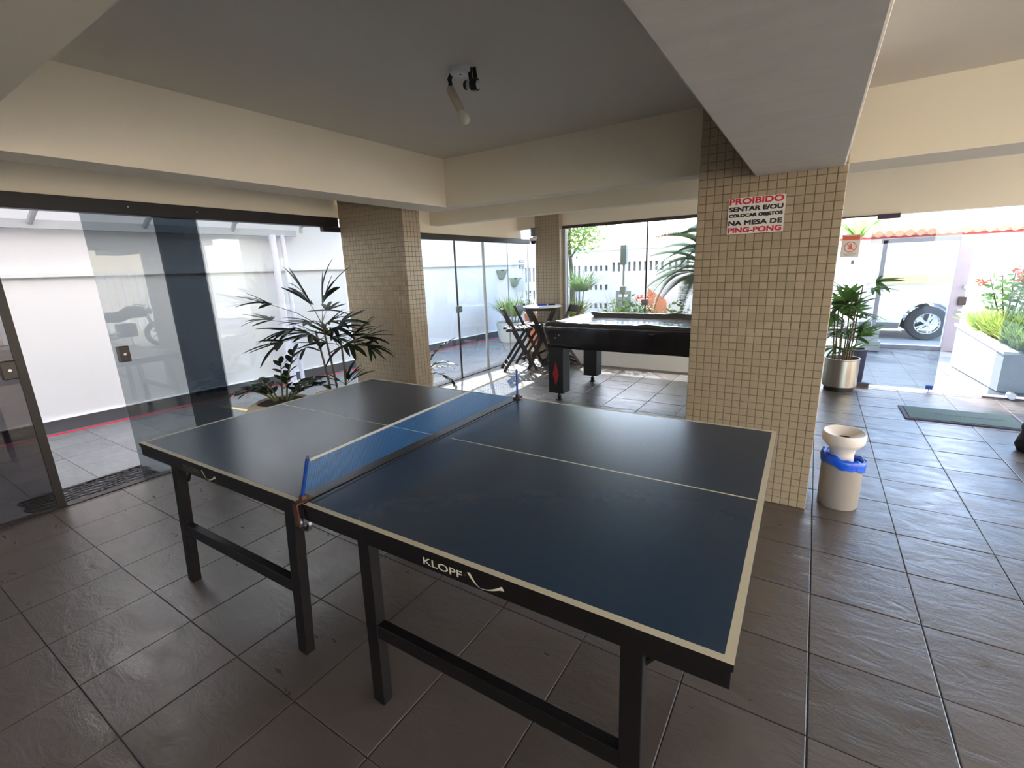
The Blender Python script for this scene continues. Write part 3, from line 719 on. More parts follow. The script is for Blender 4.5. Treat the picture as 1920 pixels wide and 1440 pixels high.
o = cv.build('pool_table_cover', 'vinyl', None, (.05, 3.70, 0), smooth=True); o.modifiers.clear()
so_ = o.modifiers.new('solid', 'SOLIDIFY'); so_.thickness = .002
tag(o, 'black vinyl cover draped over the pool table with sunken middle', 'cover')
for x, z in ((-.985, .80), (-1.03, .765)): MB().lathe([(0, .004), (.007, .004), (.008, 0)], 10).build('snap_button', 'steel', o, (x, -PLY - .028, z), (pi / 2, 0, 0))
MB().add([(.02, -PLY - .034, .86), (.11, -PLY - .036, .87), (.075, -PLY - .05, .845), (.03, -PLY - .040, .848)], [(0, 1, 2, 3)]).build('pocket_flap', 'vinyl', o)

# ------------------------------------------------------------------ bar table and folding chairs
bt = thing('bar_table', 'round white-topped bar table on crossed dark wooden legs', 'table', (-2.11, 4.80, 0), .5)
MB().lathe([(0, .945), (.28, .945), (.295, .950), (.295, .965), (.285, .970), (0, .970)], 44).build('tabletop', 'table_white', bt, smooth=True)
MB().bar((-.22, -.16, .925), (.22, -.16, .925), .045, .022, side=(0, 0, 1)).bar((-.22, .16, .925), (.22, .16, .925), .045, .022, side=(0, 0, 1)).build('top_rail', 'bar_wood', bt)
for y in (-.19, .19): MB().bar((-.23, y, 0), (.2, y * .95, .93), .05, .022, side=(1, 0, 0)).build('leg', 'bar_wood', bt)
for y in (-.14, .14): MB().bar((.23, y, 0), (-.2, y, .93), .05, .022, side=(1, 0, 0)).build('leg', 'bar_wood', bt)
MB().bar((-.19, -.19, .10), (-.19, .19, .10), .05, .018, side=(0, 0, 1)).build('stretcher', 'bar_wood', bt)
MB().bar((.19, -.14, .10), (.19, .14, .10), .05, .018, side=(0, 0, 1)).build('stretcher', 'bar_wood', bt)
def bar_chair(label, loc, rz):
    c = thing('folding_bar_chair', label, 'chair', loc, rz, 'folding chairs around the bar table')
    w = .18
    for s in (-1, 1):
        MB().bar((s * w, .26, 0), (s * w, -.235, .965), .042, .02, side=(0, 1, 0)).build('back_post', 'bar_wood', c, bevel=.002)
        MB().bar((s * (w - .03), -.25, 0), (s * (w - .03), .17, .62), .042, .02, side=(0, 1, 0)).build('leg', 'bar_wood', c, bevel=.002)
        MB().bar((s * (w - .015), -.20, .635), (s * (w - .015), .21, .635), .03, .03, side=(0, 0, 1)).build('seat_rail', 'bar_wood', c)
    for k in range(6):
        y = -.15 + k * .068
        MB().cbox((0, y, .658), (.37, .052, .016)).build('seat_slat', 'bar_wood', c, bevel=.003)
    # shaped top rail
    pl = [(-.18, .0), (.18, .0), (.18, .085), (.10, .11), (-.10, .11), (-.18, .085)]
    mx = Matrix.Translation((0, -.195, .855)) @ Matrix.Rotation(pi / 2 + .0, 4, 'X') @ Matrix.Rotation(0, 4, 'Z')
    tl_ = Matrix.Rotation(.47, 4, 'X')
    MB().prism(pl, -.011, .011, mtx=Matrix.Translation((0, -.185, .858)) @ tl_ @ Matrix.Rotation(pi / 2, 4, 'X')).build('back_rail', 'bar_wood', c, bevel=.003)
    MB().bar((-w + .03, -.205, .07), (w - .03, -.205, .07), .032, .016, side=(0, 0, 1)).build('stretcher', 'bar_wood', c)
    MB().bar((-w + .03, -.165, .14), (w - .03, -.165, .14), .032, .016, side=(0, 0, 1)).build('stretcher', 'bar_wood', c)
    MB().bar((-w, .225, .07), (w, .225, .07), .032, .016, side=(0, 0, 1)).build('stretcher', 'bar_wood', c)
    MB().bar((-w, .16, .19), (w, .16, .19), .032, .016, side=(0, 0, 1)).build('stretcher', 'bar_wood', c)
    return c
bar_chair('dark folding bar chair in front of the far left glass, nearest the palm pillar', (-2.38, 4.48, 0), -.85)
bar_chair('dark folding bar chair behind the bar table, against the glass corner', (-2.42, 5.02, 0), -1.45)
bar_chair('dark folding bar chair half hidden behind the pool table', (-1.82, 4.93, 0), 2.45)
o = MB().box((-.07, -.04, 0), (.07, .04, .022)).build('blue_box', 'blue_plastic', None, (-2.13, 4.84, .9702), (0, 0, .3), bevel=.004); tag(o, 'small flat blue box on the white bar table', 'box')
o = MB().box((-.055, -.035, 0), (.055, .035, .02)).build('black_box', 'black', None, (-2.01, 4.93, .9702), (0, 0, .5), bevel=.005); tag(o, 'small flat black case on the white bar table', 'case')

# ------------------------------------------------------------------ dustbin
tb = thing('dustbin', 'warm grey round bin with a cream funnel ashtray top beside the broad pillar', 'bin', (1.70, 1.79, 0))
MB().lathe([(0, .0), (.104, .0), (.108, .006), (.112, .30), (.114, .315), (.106, .315), (.10, .02), (0, .02)], 40).build('body', 'bin_grey', tb, smooth=True)
lm_ = Matrix.Translation((-.012, -.01, .268)) @ Euler((.05, .0, 0)).to_matrix().to_4x4()
o = MB().lathe([(.068, .02), (.064, .08), (.070, .12), (.104, .158), (.112, .170), (.114, .222), (.110, .228), (.104, .228), (.098, .222), (.034, .196), (.030, .190), (.0305, .14)], 40).build('ashtray_top', 'plastic_cream', tb, smooth=True); o.matrix_local = lm_
o = MB().lathe([(0, .186), (.031, .188)], 24).build('ash_hole', 'soil', tb); o.matrix_local = lm_
# bag: ruffled rim folded over the bin
mb = MB(); n = 56; prof = [(.094, .22), (.098, .318), (.112, .338), (.121, .322), (.120, .295), (.119, .272)]
vs = []
for pi_, (r, z) in enumerate(prof):
    for k in range(n):
        a = 2 * pi * k / n; ruf = (.003 * sin(4 * a + pi_) + .003 * sin(13 * a + 2 * pi_) + .002 * sin(23 * a + pi_)) * (1 if pi_ > 0 else 0)
        zz = z + (-.022 * cos(a - .3) + .006 * sin(5 * a) + .004 * sin(12 * a)) * (1 if pi_ in (1, 2, 5) else .3)
        rr = max(r + ruf * .6, .117 if pi_ >= 3 else 0)
        vs.append((rr * cos(a), rr * sin(a), zz))
fs = [(i * n + k, i * n + (k + 1) % n, (i + 1) * n + (k + 1) % n, (i + 1) * n + k) for i in range(len(prof) - 1) for k in range(n)]
mb.add(vs, fs); o = mb.build('bin_bag', 'bag_blue', None, (1.70, 1.79, 0), smooth=True); o.modifiers.clear()
tag(o, 'blue plastic bag folded over the rim of the grey bin', 'bag')

# ------------------------------------------------------------------ doormat and bag
dm = thing('entrance_doormat', 'grey-green carpet doormat with dark edging in front of the entrance', 'doormat', (2.31, 4.02, 0), .015)
MB().prism([(0, 0), (.83, .0), (.86, .10), (.86, .47), (0, .47)], .0, .012).build('edging', 'mat_edge', dm)
MB().prism([(.035, .025), (.815, .025), (.835, .11), (.835, .45), (.035, .45)], .0121, .017).build('pile', 'mat_green', dm)
mb = MB()
for k in range(34):
    x = .16 + k * .0175 + random.uniform(-.003, .003); hh = random.uniform(.02, .045)
    if k in (1, 2): continue
    mb.box((x, .235 - hh / 2, .0171), (x + random.uniform(.006, .013), .235 + hh / 2, .0185))
o = mb.build('worn_lettering', 'mat_edge', dm); o['kind'] = 'stuff'
bb = MB()
prof = [(0, 0), (.15, 0), (.18, .05), (.175, .12), (.16, .16), (.165, .20), (.13, .27), (.06, .31), (0, .32)]
bb.lathe(prof, 24)
for i, v in enumerate(bb.v):
    a = atan2(v[1], v[0]); k = 1 + .07 * sin(3 * a + v[2] * 18) + .04 * sin(7 * a)
    bb.v[i] = (v[0] * k, v[1] * k * .8, v[2])
bgo = bb.build('black_bag', 'black_bag', None, (3.09, 3.43, 0), smooth=True); tag(bgo, 'black bag on the floor at the right edge near the doormat', 'bag')
MB().tube([(-.06, 0, .29), (-.05, 0, .36), (.05, 0, .36), (.06, 0, .29)], .012, 8).build('handle', 'black_bag', bgo)

# ------------------------------------------------------------------ plants
def leaf_mesh(name, m, wmax, droop=.15, seg=6, shape='lance', fold=.25):
    mb = MB(); vs = []; fs = []
    for i in range(seg + 1):
        t = i / seg
        if shape == 'lance': w = wmax * min(1, .25 + t * 3.5) * min(1, (1.02 - t) * 3.2) ** .6
        elif shape == 'oval': w = wmax * sin(pi * (t * .94 + .03)) ** .75
        else: w = wmax * (1 - t) ** .6 * (.4 + .6 * min(1, t * 5))
        w = max(w, .03 * wmax); z = -droop * t * t
        vs += [(t, -w / 2, z + fold * w / 2), (t, 0, z), (t, w / 2, z + fold * w / 2)]
    for i in range(seg):
        a = i * 3; fs += [(a, a + 3, a + 4, a + 1), (a + 1, a + 4, a + 5, a + 2)]
    mb.add(vs, fs); return mb.mesh(name, m, smooth=True)
def axis_m(loc, d, roll=0):
    d = Vector(d).normalized(); z = Vector((0, 0, 1)); y = z.cross(d)
    if y.length < 1e-3: y = Vector((0, 1, 0))
    y.normalize(); zz = d.cross(y)
    m = Matrix((d, y, zz)).transposed().to_4x4(); m.translation = Vector(loc)
    return m @ Matrix.Rotation(roll, 4, 'X')
LM = {'palm': [leaf_mesh('leaflet', 'leaf_dark', .165, dr, 6) for dr in (.05, .18, .35)],
      'zz': [leaf_mesh('leaflet', 'leaf_zz', .56, .12, 5, 'oval')],
      'palm2': [leaf_mesh('leaflet', 'leaf_palm', .19, dr, 5) for dr in (.1, .3)]}
def fan(plant, base, tip, leaf_len, n, kind, spread=1.7, petr=.004, m='stem_green', tilt=0):
    base, tip = Vector(base), Vector(tip); d = tip - base
    mid = base.lerp(tip, .5) + Vector((0, 0, .06 * d.length))
    mb = MB().tube([base, mid, tip], [petr, petr * .8, petr * .6], 6)
    fr = mb.build('frond', m, plant)
    dd = (tip - mid).normalized()
    for k in range(n):
        a = (k / (n - 1) - .5) * 2 * spread + random.uniform(-.08, .08)
        mm = axis_m(tip, dd, tilt) @ Matrix.Rotation(a, 4, 'Z') @ Matrix.Rotation(random.uniform(-.25, .18), 4, 'Y')
        L = leaf_len * (1 - .25 * abs(a) / spread) * random.uniform(.85, 1.12)
        mm = mm @ Matrix.Diagonal((L, L * random.uniform(.85, 1.15), L, 1))
        inst('leaflet', random.choice(LM[kind]), fr, mtx=mm)
    return fr
# lady palm by the glass
px, py = -2.50, 1.20
lp = thing('potted_palm', 'slender lady palm with dark fan leaves in front of the left mosaic pillar', 'plant', (px, py, 0))
MB().lathe([(0, 0), (.15, 0), (.17, .02), (.215, .36), (.225, .40), (.205, .40), (.195, .36), (0, .355)], 36).build('pot', 'concrete', lp, smooth=True)
MB().lathe([(0, .372), (.195, .368)], 24).build('soil', 'soil', lp)
stems = [((-.02, -.02), (-.09, -.06), 1.03), ((.03, .02), (-.06, .0), 1.10), ((.10, .06), (.06, .10), .93)]
for (bx, by), (tx, ty), zt in stems:
    MB().tube([(bx, by, .36), ((bx + tx) / 2 + .008, (by + ty) / 2, (.36 + zt) / 2), (tx, ty, zt)], [.011, .010, .009], 8).build('stem', 'stem', lp, smooth=True)
# camera-right and camera-up frame used only to spread the crown naturally around the stems
fr_spec = [  # stem, direction (azimuth deg, elevation deg), petiole length, leaflet length, count
    (1, 200, 62, .22, .36, 7), (1, 60, 80, .20, .36, 10), (1, 235, 30, .48, .30, 7), (0, 215, 18, .42, .26, 7), (0, 240, -5, .30, .30, 7),
    (0, 255, 12, .20, .32, 8), (2, 40, 25, .22, .28, 8), (2, 20, 5, .26, .26, 8), (2, 70, 40, .18, .26, 8), (1, 90, 5, .14, .28, 9), (1, 270, 5, .14, .28, 9), (2, 230, 15, .14, .26, 9), (0, 60, 5, .12, .26, 9), (2, 110, -5, .16, .26, 8), (1, 300, 20, .24, .28, 8),
    (0, 180, -20, .22, .26, 6), (2, 330, 0, .24, .28, 7), (1, 130, 25, .26, .26, 7), (0, 100, 30, .2, .26, 8), (2, 200, 50, .18, .26, 8), (2, 48, -18, .26, .22, 7), (0, 20, 30, .22, .26, 8), (1, 30, 10, .2, .25, 8)]
for si, az, el, pl_, ll, nn in fr_spec:
    (tx, ty), zt = stems[si][1], stems[si][2]
    d = Vector((cos(R(az)) * cos(R(el)), sin(R(az)) * cos(R(el)), sin(R(el))))
    b = Vector((tx, ty, zt - random.uniform(.0, .12)))
    fan(lp, b, b + d * pl_, ll * 1.12, nn, 'palm', 1.25, tilt=random.uniform(-.4, .4))
# low leafy side shoots at the base of the palm
for az, el, ll in ((20, 50, .22), (60, 30, .26), (100, 60, .2), (200, 35, .18)):
    b = Vector((.10, .06, .48)); d = Vector((cos(R(az)) * cos(R(el)), sin(R(az)) * cos(R(el)), sin(R(el))))
    fan(lp, b, b + d * .06, ll, 3, 'palm', .5)

def zz_plant(label, loc, stems, potspec, leaf=.085):
    p = thing('zz_plant', label, 'plant', loc, 0)
    if potspec:
        prof, soilz, soilr, pm = potspec
        MB().lathe(prof, 40).build('pot', pm, p, smooth=True)
        MB().lathe([(0, soilz + .012), (soilr, soilz)], 28).build('soil', 'soil', p)
    else: soilz = 0
    for az, el0, L, bend, nl in stems:
        pts = []; pos = Vector((.05 * cos(R(az)), .05 * sin(R(az)), soilz)); el = R(el0); dirs = []
        for i in range(9):
            pts.append(pos.copy()); d = Vector((cos(R(az)) * cos(el), sin(R(az)) * cos(el), sin(el))); dirs.append(d)
            pos = pos + d * (L / 8); el -= R(bend) / 8
        st = MB().tube(pts, [.009 - .0007 * i for i in range(9)], 7).build('stem', 'stem_green', p, smooth=True)
        side = Vector((-sin(R(az)), cos(R(az)), 0))
        for k in range(nl):
            t = .25 + .75 * k / (nl - 1); q = t * 8; i = min(7, int(q)); c = pts[i].lerp(pts[i + 1], q - i)
            s = 1 if k % 2 else -1
            d = dirs[i] * .75 + side * s * .8 + Vector((0, 0, random.uniform(-.15, .35)))
            if k == nl - 1: d = dirs[i]
            l = leaf * random.uniform(.85, 1.2)
            inst('leaflet', LM['zz'][0], st, mtx=axis_m(c, d, random.uniform(-.3, .3)) @ Matrix.Diagonal((l, l, l, 1)))
    return p
bowl = ([(0, 0), (.18, 0), (.20, .02), (.29, .34), (.30, .40), (.27, .46), (.215, .49), (.20, .49), (.195, .47), (0, .465)], .475, .198, 'concrete')
zz_plant('low glossy zz plant in a wide beige concrete pot beside the sliding glass', (-2.42, .60, 0),
         [(205, 62, .36, 95, 9), (225, 52, .40, 85, 10), (185, 66, .34, 80, 9), (60, 58, .34, 60, 9), (40, 45, .38, 55, 10), (100, 80, .44, 25, 11), (140, 72, .36, 30, 9), (20, 65, .30, 50, 9),
          (215, 70, .30, 110, 9), (75, 40, .32, 30, 8), (195, 48, .34, 60, 9)], bowl, .095)
zz_plant('zz plant in a beige pot hidden behind the left mosaic pillar, arching stems showing', (-2.52, 2.42, 0),
         [(40, 62, .42, 90, 14), (25, 72, .60, 50, 13), (70, 40, .40, 70, 12), (50, 20, .46, 100, 12), (140, 60, .4, 40, 10), (200, 60, .35, 40, 10)], ([(0, 0), (.12, 0), (.13, .02), (.17, .30), (.18, .33), (.16, .33), (.15, .30), (0, .29)], .30, .15, 'concrete'))
# steel planter by the entrance
sp = thing('steel_planter_palm', 'bushy lady palm in a round brushed steel planter by the entrance glass', 'plant', (1.80, 5.02, 0))
MB().lathe([(0, 0), (.15, 0), (.15, .055), (0, .055)], 40).build('plinth', 'black', sp, smooth=True)
MB().lathe([(0, .055), (.168, .055), (.172, .06), (.172, .375), (.176, .38), (.176, .39), (.166, .39), (.165, .34), (0, .335)], 48).build('planter', 'brushed', sp, smooth=True)
MB().lathe([(0, .352), (.164, .345)], 28).build('soil', 'soil', sp)
for k in range(13):
    az = k * 137.5; r0 = .02 + .085 * (k / 12) ** .5; zt = .62 + .60 * ((k * 5) % 13) / 12
    b = (r0 * cos(R(az)), r0 * sin(R(az)), .34); t_ = (r0 * 1.5 * cos(R(az)), r0 * 1.5 * sin(R(az)), zt)
    MB().tube([b, t_], [.008, .006], 6).build('stem', 'stem', sp, smooth=True)
    for q in range(3):
        az2 = k * 70 + q * 125 + random.uniform(-20, 20); el = random.uniform(-15, 55)
        bb_ = Vector(t_) - Vector((0, 0, q * .09))
        d = Vector((cos(R(az2)) * cos(R(el)), sin(R(az2)) * cos(R(el)) * .5, sin(R(el))))
        fan(sp, bb_, bb_ + d * random.uniform(.08, .14), .24, 8, 'palm2', 1.35, petr=.003, tilt=random.uniform(-.5, .5))
o = MB().lathe([(0, 0), (.11, 0), (.12, .02), (.13, .42), (.11, .42), (.11, .05), (0, .05)], 32).build('dark_planter', 'mat_edge', None, (1.95, 5.62, -.01), smooth=True); tag(o, 'dark grey planter tub standing outside behind the steel planter', 'planter')

# ------------------------------------------------------------------ dome camera, speaker
dc = thing('dome_camera', 'small white dome security camera at the far corner pillar', 'camera', (-2.44, 5.14, 1.955))
MB().lathe([(0, .05), (.055, .05), (.058, .03), (.05, .01)], 24).build('housing', 'lamp_white', dc, smooth=True)
MB().lathe([(.045, .01), (.040, -.02), (.022, -.042), (0, -.048)], 24).build('dome', 'bulb_dark', dc, smooth=True)
MB().cbox((.02, .03, .06), (.05, .08, .03)).build('bracket', 'lamp_white', dc)
o = MB().cbox((0, 0, 0), (.085, .07, .13)).build('junction_box', 'carplastic', None, (-2.43, 5.155, 2.10), bevel=.006); tag(o, 'grey junction box above the dome camera', 'box')

# ------------------------------------------------------------------ outside: garden, gate, street
def tuft(name, m, parent, n, r, h, w=.02, seg=3, lean=.7, loc=(0, 0, 0), kind='stuff', zmin=0):
    mb = MB()
    for k in range(n):
        a = random.uniform(0, 2 * pi); rr = r * sqrt(random.random()) * .6; b = Vector((rr * cos(a), rr * sin(a), zmin))
        a2 = a + random.uniform(-.8, .8); L = h * random.uniform(.6, 1.1); out = lean * random.uniform(.3, 1.2)
        s = Vector((-sin(a2), cos(a2), 0)) * w; prev = None; vs = []; fs = []
        for i in range(seg + 1):
            t = i / seg; p = b + Vector((cos(a2) * out * L * t, sin(a2) * out * L * t, L * (t - .45 * out * t * t))); ww = s * (1 - t) ** .7
            vs += [p - ww * .5, p + ww * .5]
        for i in range(seg): fs.append((2 * i, 2 * i + 1, 2 * i + 3, 2 * i + 2))
        mb.add(vs, fs)
    o = mb.build(name, m, parent, loc)
    if kind: o['kind'] = kind
    return o
def crown(name, m, parent, n, rad, c, size=.06, kind='stuff'):
    mb = MB()
    for k in range(n):
        d = Vector((random.gauss(0, 1), random.gauss(0, 1), random.gauss(0, 1))).normalized() * (random.random() ** .45)
        p = Vector((c[0] + d.x * rad[0], c[1] + d.y * rad[1], c[2] + d.z * rad[2]))
        u = Vector((random.gauss(0, 1), random.gauss(0, 1), random.gauss(0, .6))).normalized(); v = u.orthogonal().normalized()
        L = size * random.uniform(.7, 1.3)
        mb.add([p, p + u * L * .5 + v * L * .22, p + u * L, p + u * L * .5 - v * L * .22], [(0, 1, 2, 3)])
    o = mb.build(name, m, parent)
    if kind: o['kind'] = kind
    return o
gb = MB().box((-2.9, BY + .14, -.1), (1.55, 8.45, .10)).build('floor_garden_bed', 'garden_soil'); struct(gb, 'planted garden bed behind the garden window', 'garden bed')
# sago palm
cy = thing('sago_palm', 'large dark green sago palm with feathery arching fronds outside the garden window', 'palm', (.12, 6.6, .1))
MB().lathe([(0, 0), (.17, 0), (.19, .2), (.16, .9), (.14, 1.2), (0, 1.25)], 18).build('trunk', 'stem', cy, smooth=True)
def pinnate(name, m, nl, leaf, arch, seg=14):
    mb = MB(); pts = [(t / seg, 0, arch * (sin(t / seg * pi * .62) * .35 - .5 * (t / seg) ** 2.6)) for t in range(seg + 1)]
    mb.tube(pts, [.010 * (1 - .7 * i / seg) for i in range(seg + 1)], 5)
    for k in range(nl):
        t = .12 + .87 * k / (nl - 1); q = t * seg; i = min(seg - 1, int(q)); p = Vector(pts[i]).lerp(Vector(pts[i + 1]), q - i)
        L = leaf * (sin(pi * (t * .85 + .12))) ** .7
        for s in (-1, 1):
            e = p + Vector((.5 * L, s * L * .85, .18 * L)); wv = Vector((.016, 0, 0))
            mb.add([p - wv, p + wv, e], [(0, 1, 2)])
    return mb.mesh(name, m)
pm_ = [pinnate('frond', 'leaf_cycas', 64, .20, a) for a in (.5, .75, 1.0)]
for k in range(64):
    az = k * 137.5; el = 72 - 105 * (k / 63)
    L = random.uniform(.95, 1.2)
    mm = Matrix.Translation((0, 0, 1.22)) @ Matrix.Rotation(R(az), 4, 'Z') @ Matrix.Rotation(-R(el * .75), 4, 'Y') @ Matrix.Diagonal((L, L, L, 1))
    inst('frond', random.choice(pm_), cy, mtx=mm)
# tree and shrubs left in the window
tr_ = thing('garden_tree', 'small yellow-green tree at the left of the garden window', 'tree', (-2.75, 7.2, .1))
MB().tube([(0, 0, 0), (.05, 0, .9), (-.05, 0, 1.9), (0, 0, 2.6)], [.05, .045, .035, .02], 8).tube([(-.02, 0, 1.6), (.3, .1, 2.1)], [.02, .01], 6).tube([(-.02, 0, 1.7), (-.3, -.1, 2.3)], [.02, .01], 6).build('trunk', 'stem', tr_, smooth=True)
crown('crown', 'leaf_tree', tr_, 900, (.65, .5, .62), (.12, 0, 2.25), .11)
pb = thing('feathery_shrub', 'tall feathery shrub with drooping leaves beside the left window jamb', 'shrub', (-2.25, 6.3, .1))
for k in range(4): MB().tube([(.05 * k - .1, 0, 0), (.1 * k - .2, .05, .6), (.14 * k - .26, .05, 1.1)], [.014, .012, .008], 6).build('stem', 'stem_green', pb)
tuft('foliage', 'leaf_lime', pb, 160, .2, .5, .02, lean=1.1, loc=(0, 0, .55))
tuft('foliage', 'leaf_tree', pb, 160, .2, .55, .02, lean=1.1, loc=(.1, .05, 1.0))
for nm, lb, x, y, hh, m, fl_ in (('garden_shrub', 'green leafy shrub low in the middle of the garden window', -1.12, 5.95, 1.05, 'leaf_mid', 0), ('garden_shrub', 'lime green strappy shrub left of the red-flowered one in the window', -1.42, 6.05, .92, 'leaf_lime', 0),
                                  ('garden_shrub', 'shrub with small red flowers low in the garden window', -.92, 6.15, .98, 'leaf_mid', 1), ('garden_shrub', 'airy shrub at the right of the garden window below the sago palm', -.35, 6.05, .95, 'leaf_tree', 0)):
    sh = thing(nm, lb, 'shrub', (x, y, .1), 0, 'shrubs below the garden window')
    MB().tube([(0, 0, 0), (.02, 0, hh * .6)], [.012, .008], 6).build('stem', 'stem', sh)
    tuft('foliage', m, sh, 110, .22, hh, .03, lean=.55)
    crown('leaves', m, sh, 180, (.2, .2, hh * .38), (0, 0, hh * .55), .08)
    if fl_: crown('flowers', 'flower_red', sh, 60, (.16, .16, .10), (0, 0, hh * .9), .05)
# lamp post outside window
lpz = thing('garden_post', 'slim pole with a grey box seen through the garden window', 'post', (-1.62, 7.1, .1))
MB().tube([(0, 0, 0), (0, 0, 1.45)], .018, 10).build('pole', 'galv', lpz, smooth=True)
MB().cbox((0, 0, 1.62), (.11, .10, .36)).build('box', 'greygreen', lpz, bevel=.008)
MB().cbox((0, 0, .98), (.11, .09, .14)).build('meter', 'galv', lpz, bevel=.006)
MB().cbox((0, 0, .28), (.12, .12, .55)).build('plinth', 'greygreen', lpz)
# white street gate with slots
gt = thing('white_street_gate', 'white panelled garage gate with rows of slots behind the garden', 'gate', (-4.7, 8.6, 0))
def slot_panel(x0, x1, zrows, name='gate_panel'):
    # panel built from rails and stiles so that the slots are real openings
    mb = MB(); z0 = .0; zt = 1.86
    zs = sorted(zrows); zc = z0
    for (a, b) in zs:
        mb.box((x0, -.025, zc), (x1, .025, a)); n = max(3, int((x1 - x0) / .11)); step = (x1 - x0) / n
        for k in range(n + 1):
            xa = max(x0, x0 + k * step - .03); xb = min(x1, x0 + k * step + .03); mb.box((xa, -.025, a), (xb, .025, b))
        zc = b
    mb.box((x0, -.025, zc), (x1, .025, zt)); return mb.build(name, 'fence_white', gt)
slot_panel(.0, 1.55, [(.25, 1.0), (1.2, 1.55)]); slot_panel(1.6, 2.22, [(.28, .40), (.58, .70), (1.0, 1.12), (1.42, 1.54)]); slot_panel(2.27, 3.45, [(1.40, 1.60)]); slot_panel(3.5, 4.9, [(1.40, 1.60)]); slot_panel(4.95, 6.15, [(1.40, 1.60)])
MB().box((-.05, -.04, 1.86), (6.2, .04, 1.95)).build('top_rail', 'fence_white', gt)
for x in (-.02, 1.575, 2.245, 3.475, 4.92, 6.19): MB().cbox((x, 0, .99), (.06, .07, 2.02)).build('gate_post', 'fence_white', gt)
MB().box((.0, .06, .05), (6.15, .075, 1.85)).build('backing_sheet', 'slot_back', gt)  # sheet added so the slots read grey against the bright street
MB().box((2.40, -.034, .0), (2.74, -.026, .98)).build('wicket_door', 'greygreen', gt)
MB().box((2.46, -.038, .84), (2.68, -.034, .90)).build('letter_flap', 'fence_white', gt)
# pedestrian gate by the entrance path
pg = thing('pedestrian_gate', 'white steel street gate frame with lock at the end of the entrance path', 'gate', (0, 8.5, 0))
MB().cbox((2.36, 0, .88), (.06, .08, 1.8)).build('gate_post', 'gate_lilac', pg)
MB().cbox((3.36, 0, .88), (.17, .10, 1.8)).build('gate_post', 'gate_lilac', pg)
MB().box((2.30, -.04, 1.73), (3.50, .04, 1.80)).build('top_rail', 'gate_lilac', pg)
MB().box((2.36, -.04, .0), (3.36, .04, .06)).build('bottom_rail', 'gate_lilac', pg)
MB().cbox((3.42, -.06, .80), (.10, .05, .13)).build('lock', 'bronze', pg, bevel=.01)
MB().cbox((3.43, -.07, 1.02), (.05, .04, .06)).build('buzzer', 'galv', pg, bevel=.008)
MB().cbox((3.44, -.07, .60), (.12, .05, .03)).cbox((3.44, -.07, .66), (.12, .05, .02)).build('hinge', 'galv', pg)
# mailbox like block and step near the plant
o = MB().box((2.12, 8.05, 0), (2.45, 8.4, .16)).box((2.12, 8.1, .16), (2.42, 8.4, .34)).build('trim_10', 'paving'); struct(o, 'small pale stone steps left of the street gate', 'steps')
# planter wall and plants right
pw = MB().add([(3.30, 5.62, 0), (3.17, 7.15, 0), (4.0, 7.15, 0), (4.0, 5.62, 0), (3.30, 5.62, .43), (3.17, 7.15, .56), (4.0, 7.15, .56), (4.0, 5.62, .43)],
              [(0, 3, 2, 1), (4, 5, 6, 7), (3, 0, 4, 7), (0, 1, 5, 4)[::-1], (1, 2, 6, 5)[::-1], (2, 3, 7, 6)[::-1]]).build('wall_planter', 'planter_shade')
struct(pw, 'white raised planter wall right of the entrance path', 'planter wall')
MB().add([(3.28, 5.58, .43), (3.14, 7.17, .56), (3.26, 7.17, .56), (3.40, 5.58, .43), (3.28, 5.58, .46), (3.14, 7.17, .59), (3.26, 7.17, .59), (3.40, 5.58, .46)],
         [(0, 3, 2, 1), (4, 5, 6, 7), (3, 0, 4, 7), (0, 1, 5, 4)[::-1], (1, 2, 6, 5)[::-1], (2, 3, 7, 6)[::-1]]).build('coping', 'white', pw)
for k, (x, y, hh) in enumerate(((3.55, 5.8, .34), (3.52, 6.1, .40), (3.48, 6.4, .42), (3.44, 6.72, .42), (3.75, 6.5, .5), (3.42, 7.0, .36))):
    lb = ['lime strappy clump at the near end of the white planter', 'lime strappy clump second from the near end of the white planter', 'lime strappy clump in the middle of the white planter',
          'lime strappy clump beyond the middle of the white planter', 'taller lime clump behind the others in the white planter', 'small lime clump at the far end of the white planter by the gate'][k]
    sh = thing('lime_clump', lb, 'plant', (x, y, .44 + .08 * (y - 5.6)), 0, 'lime plants in the white planter')
    MB().tube([(0, 0, -.03), (0, 0, .06)], .03, 8).build('root_crown', 'stem_green', sh)
    tuft('blades', 'leaf_lime', sh, 170, .25, hh, .025, lean=.9)
fs_ = thing('red_flower_shrub', 'loose shrub with orange-red flowers rising above the lime plants', 'shrub', (3.56, 6.8, .5))
for k in range(5): MB().tube([(0, 0, 0), (.07 * (k - 2), .02 * k, .4), (.12 * (k - 2), .04 * k, .72 + .03 * k)], [.012, .008, .004], 6).build('stem', 'stem', fs_)
crown('leaves', 'leaf_mid', fs_, 240, (.30, .25, .26), (0, 0, .52), .09)
for k, (x, y, z) in enumerate(((-.02, -.1, .80), (-.30, 0, .66), (.28, -.05, .62), (.05, 0, .7))):
    crown('flower', 'flower_red', fs_, 26, (.05, .05, .05), (x, y, z), .06, None)
# far planting seen above the gate: yucca
yu = thing('street_palm', 'spiky palm crown above the street gate, near the glass notice', 'palm', (2.02, 9.3, -.1))
MB().tube([(0, 0, 0), (.03, 0, 1.0), (0, 0, 2.02)], [.03, .028, .025], 10).build('trunk', 'lilac_post', yu, smooth=True)  # pale colour stands in for glare washing out the trunk
tuft('crown_blades', 'leaf_tree', yu, 46, .05, .75, .045, lean=1.1, loc=(0, 0, 1.95))
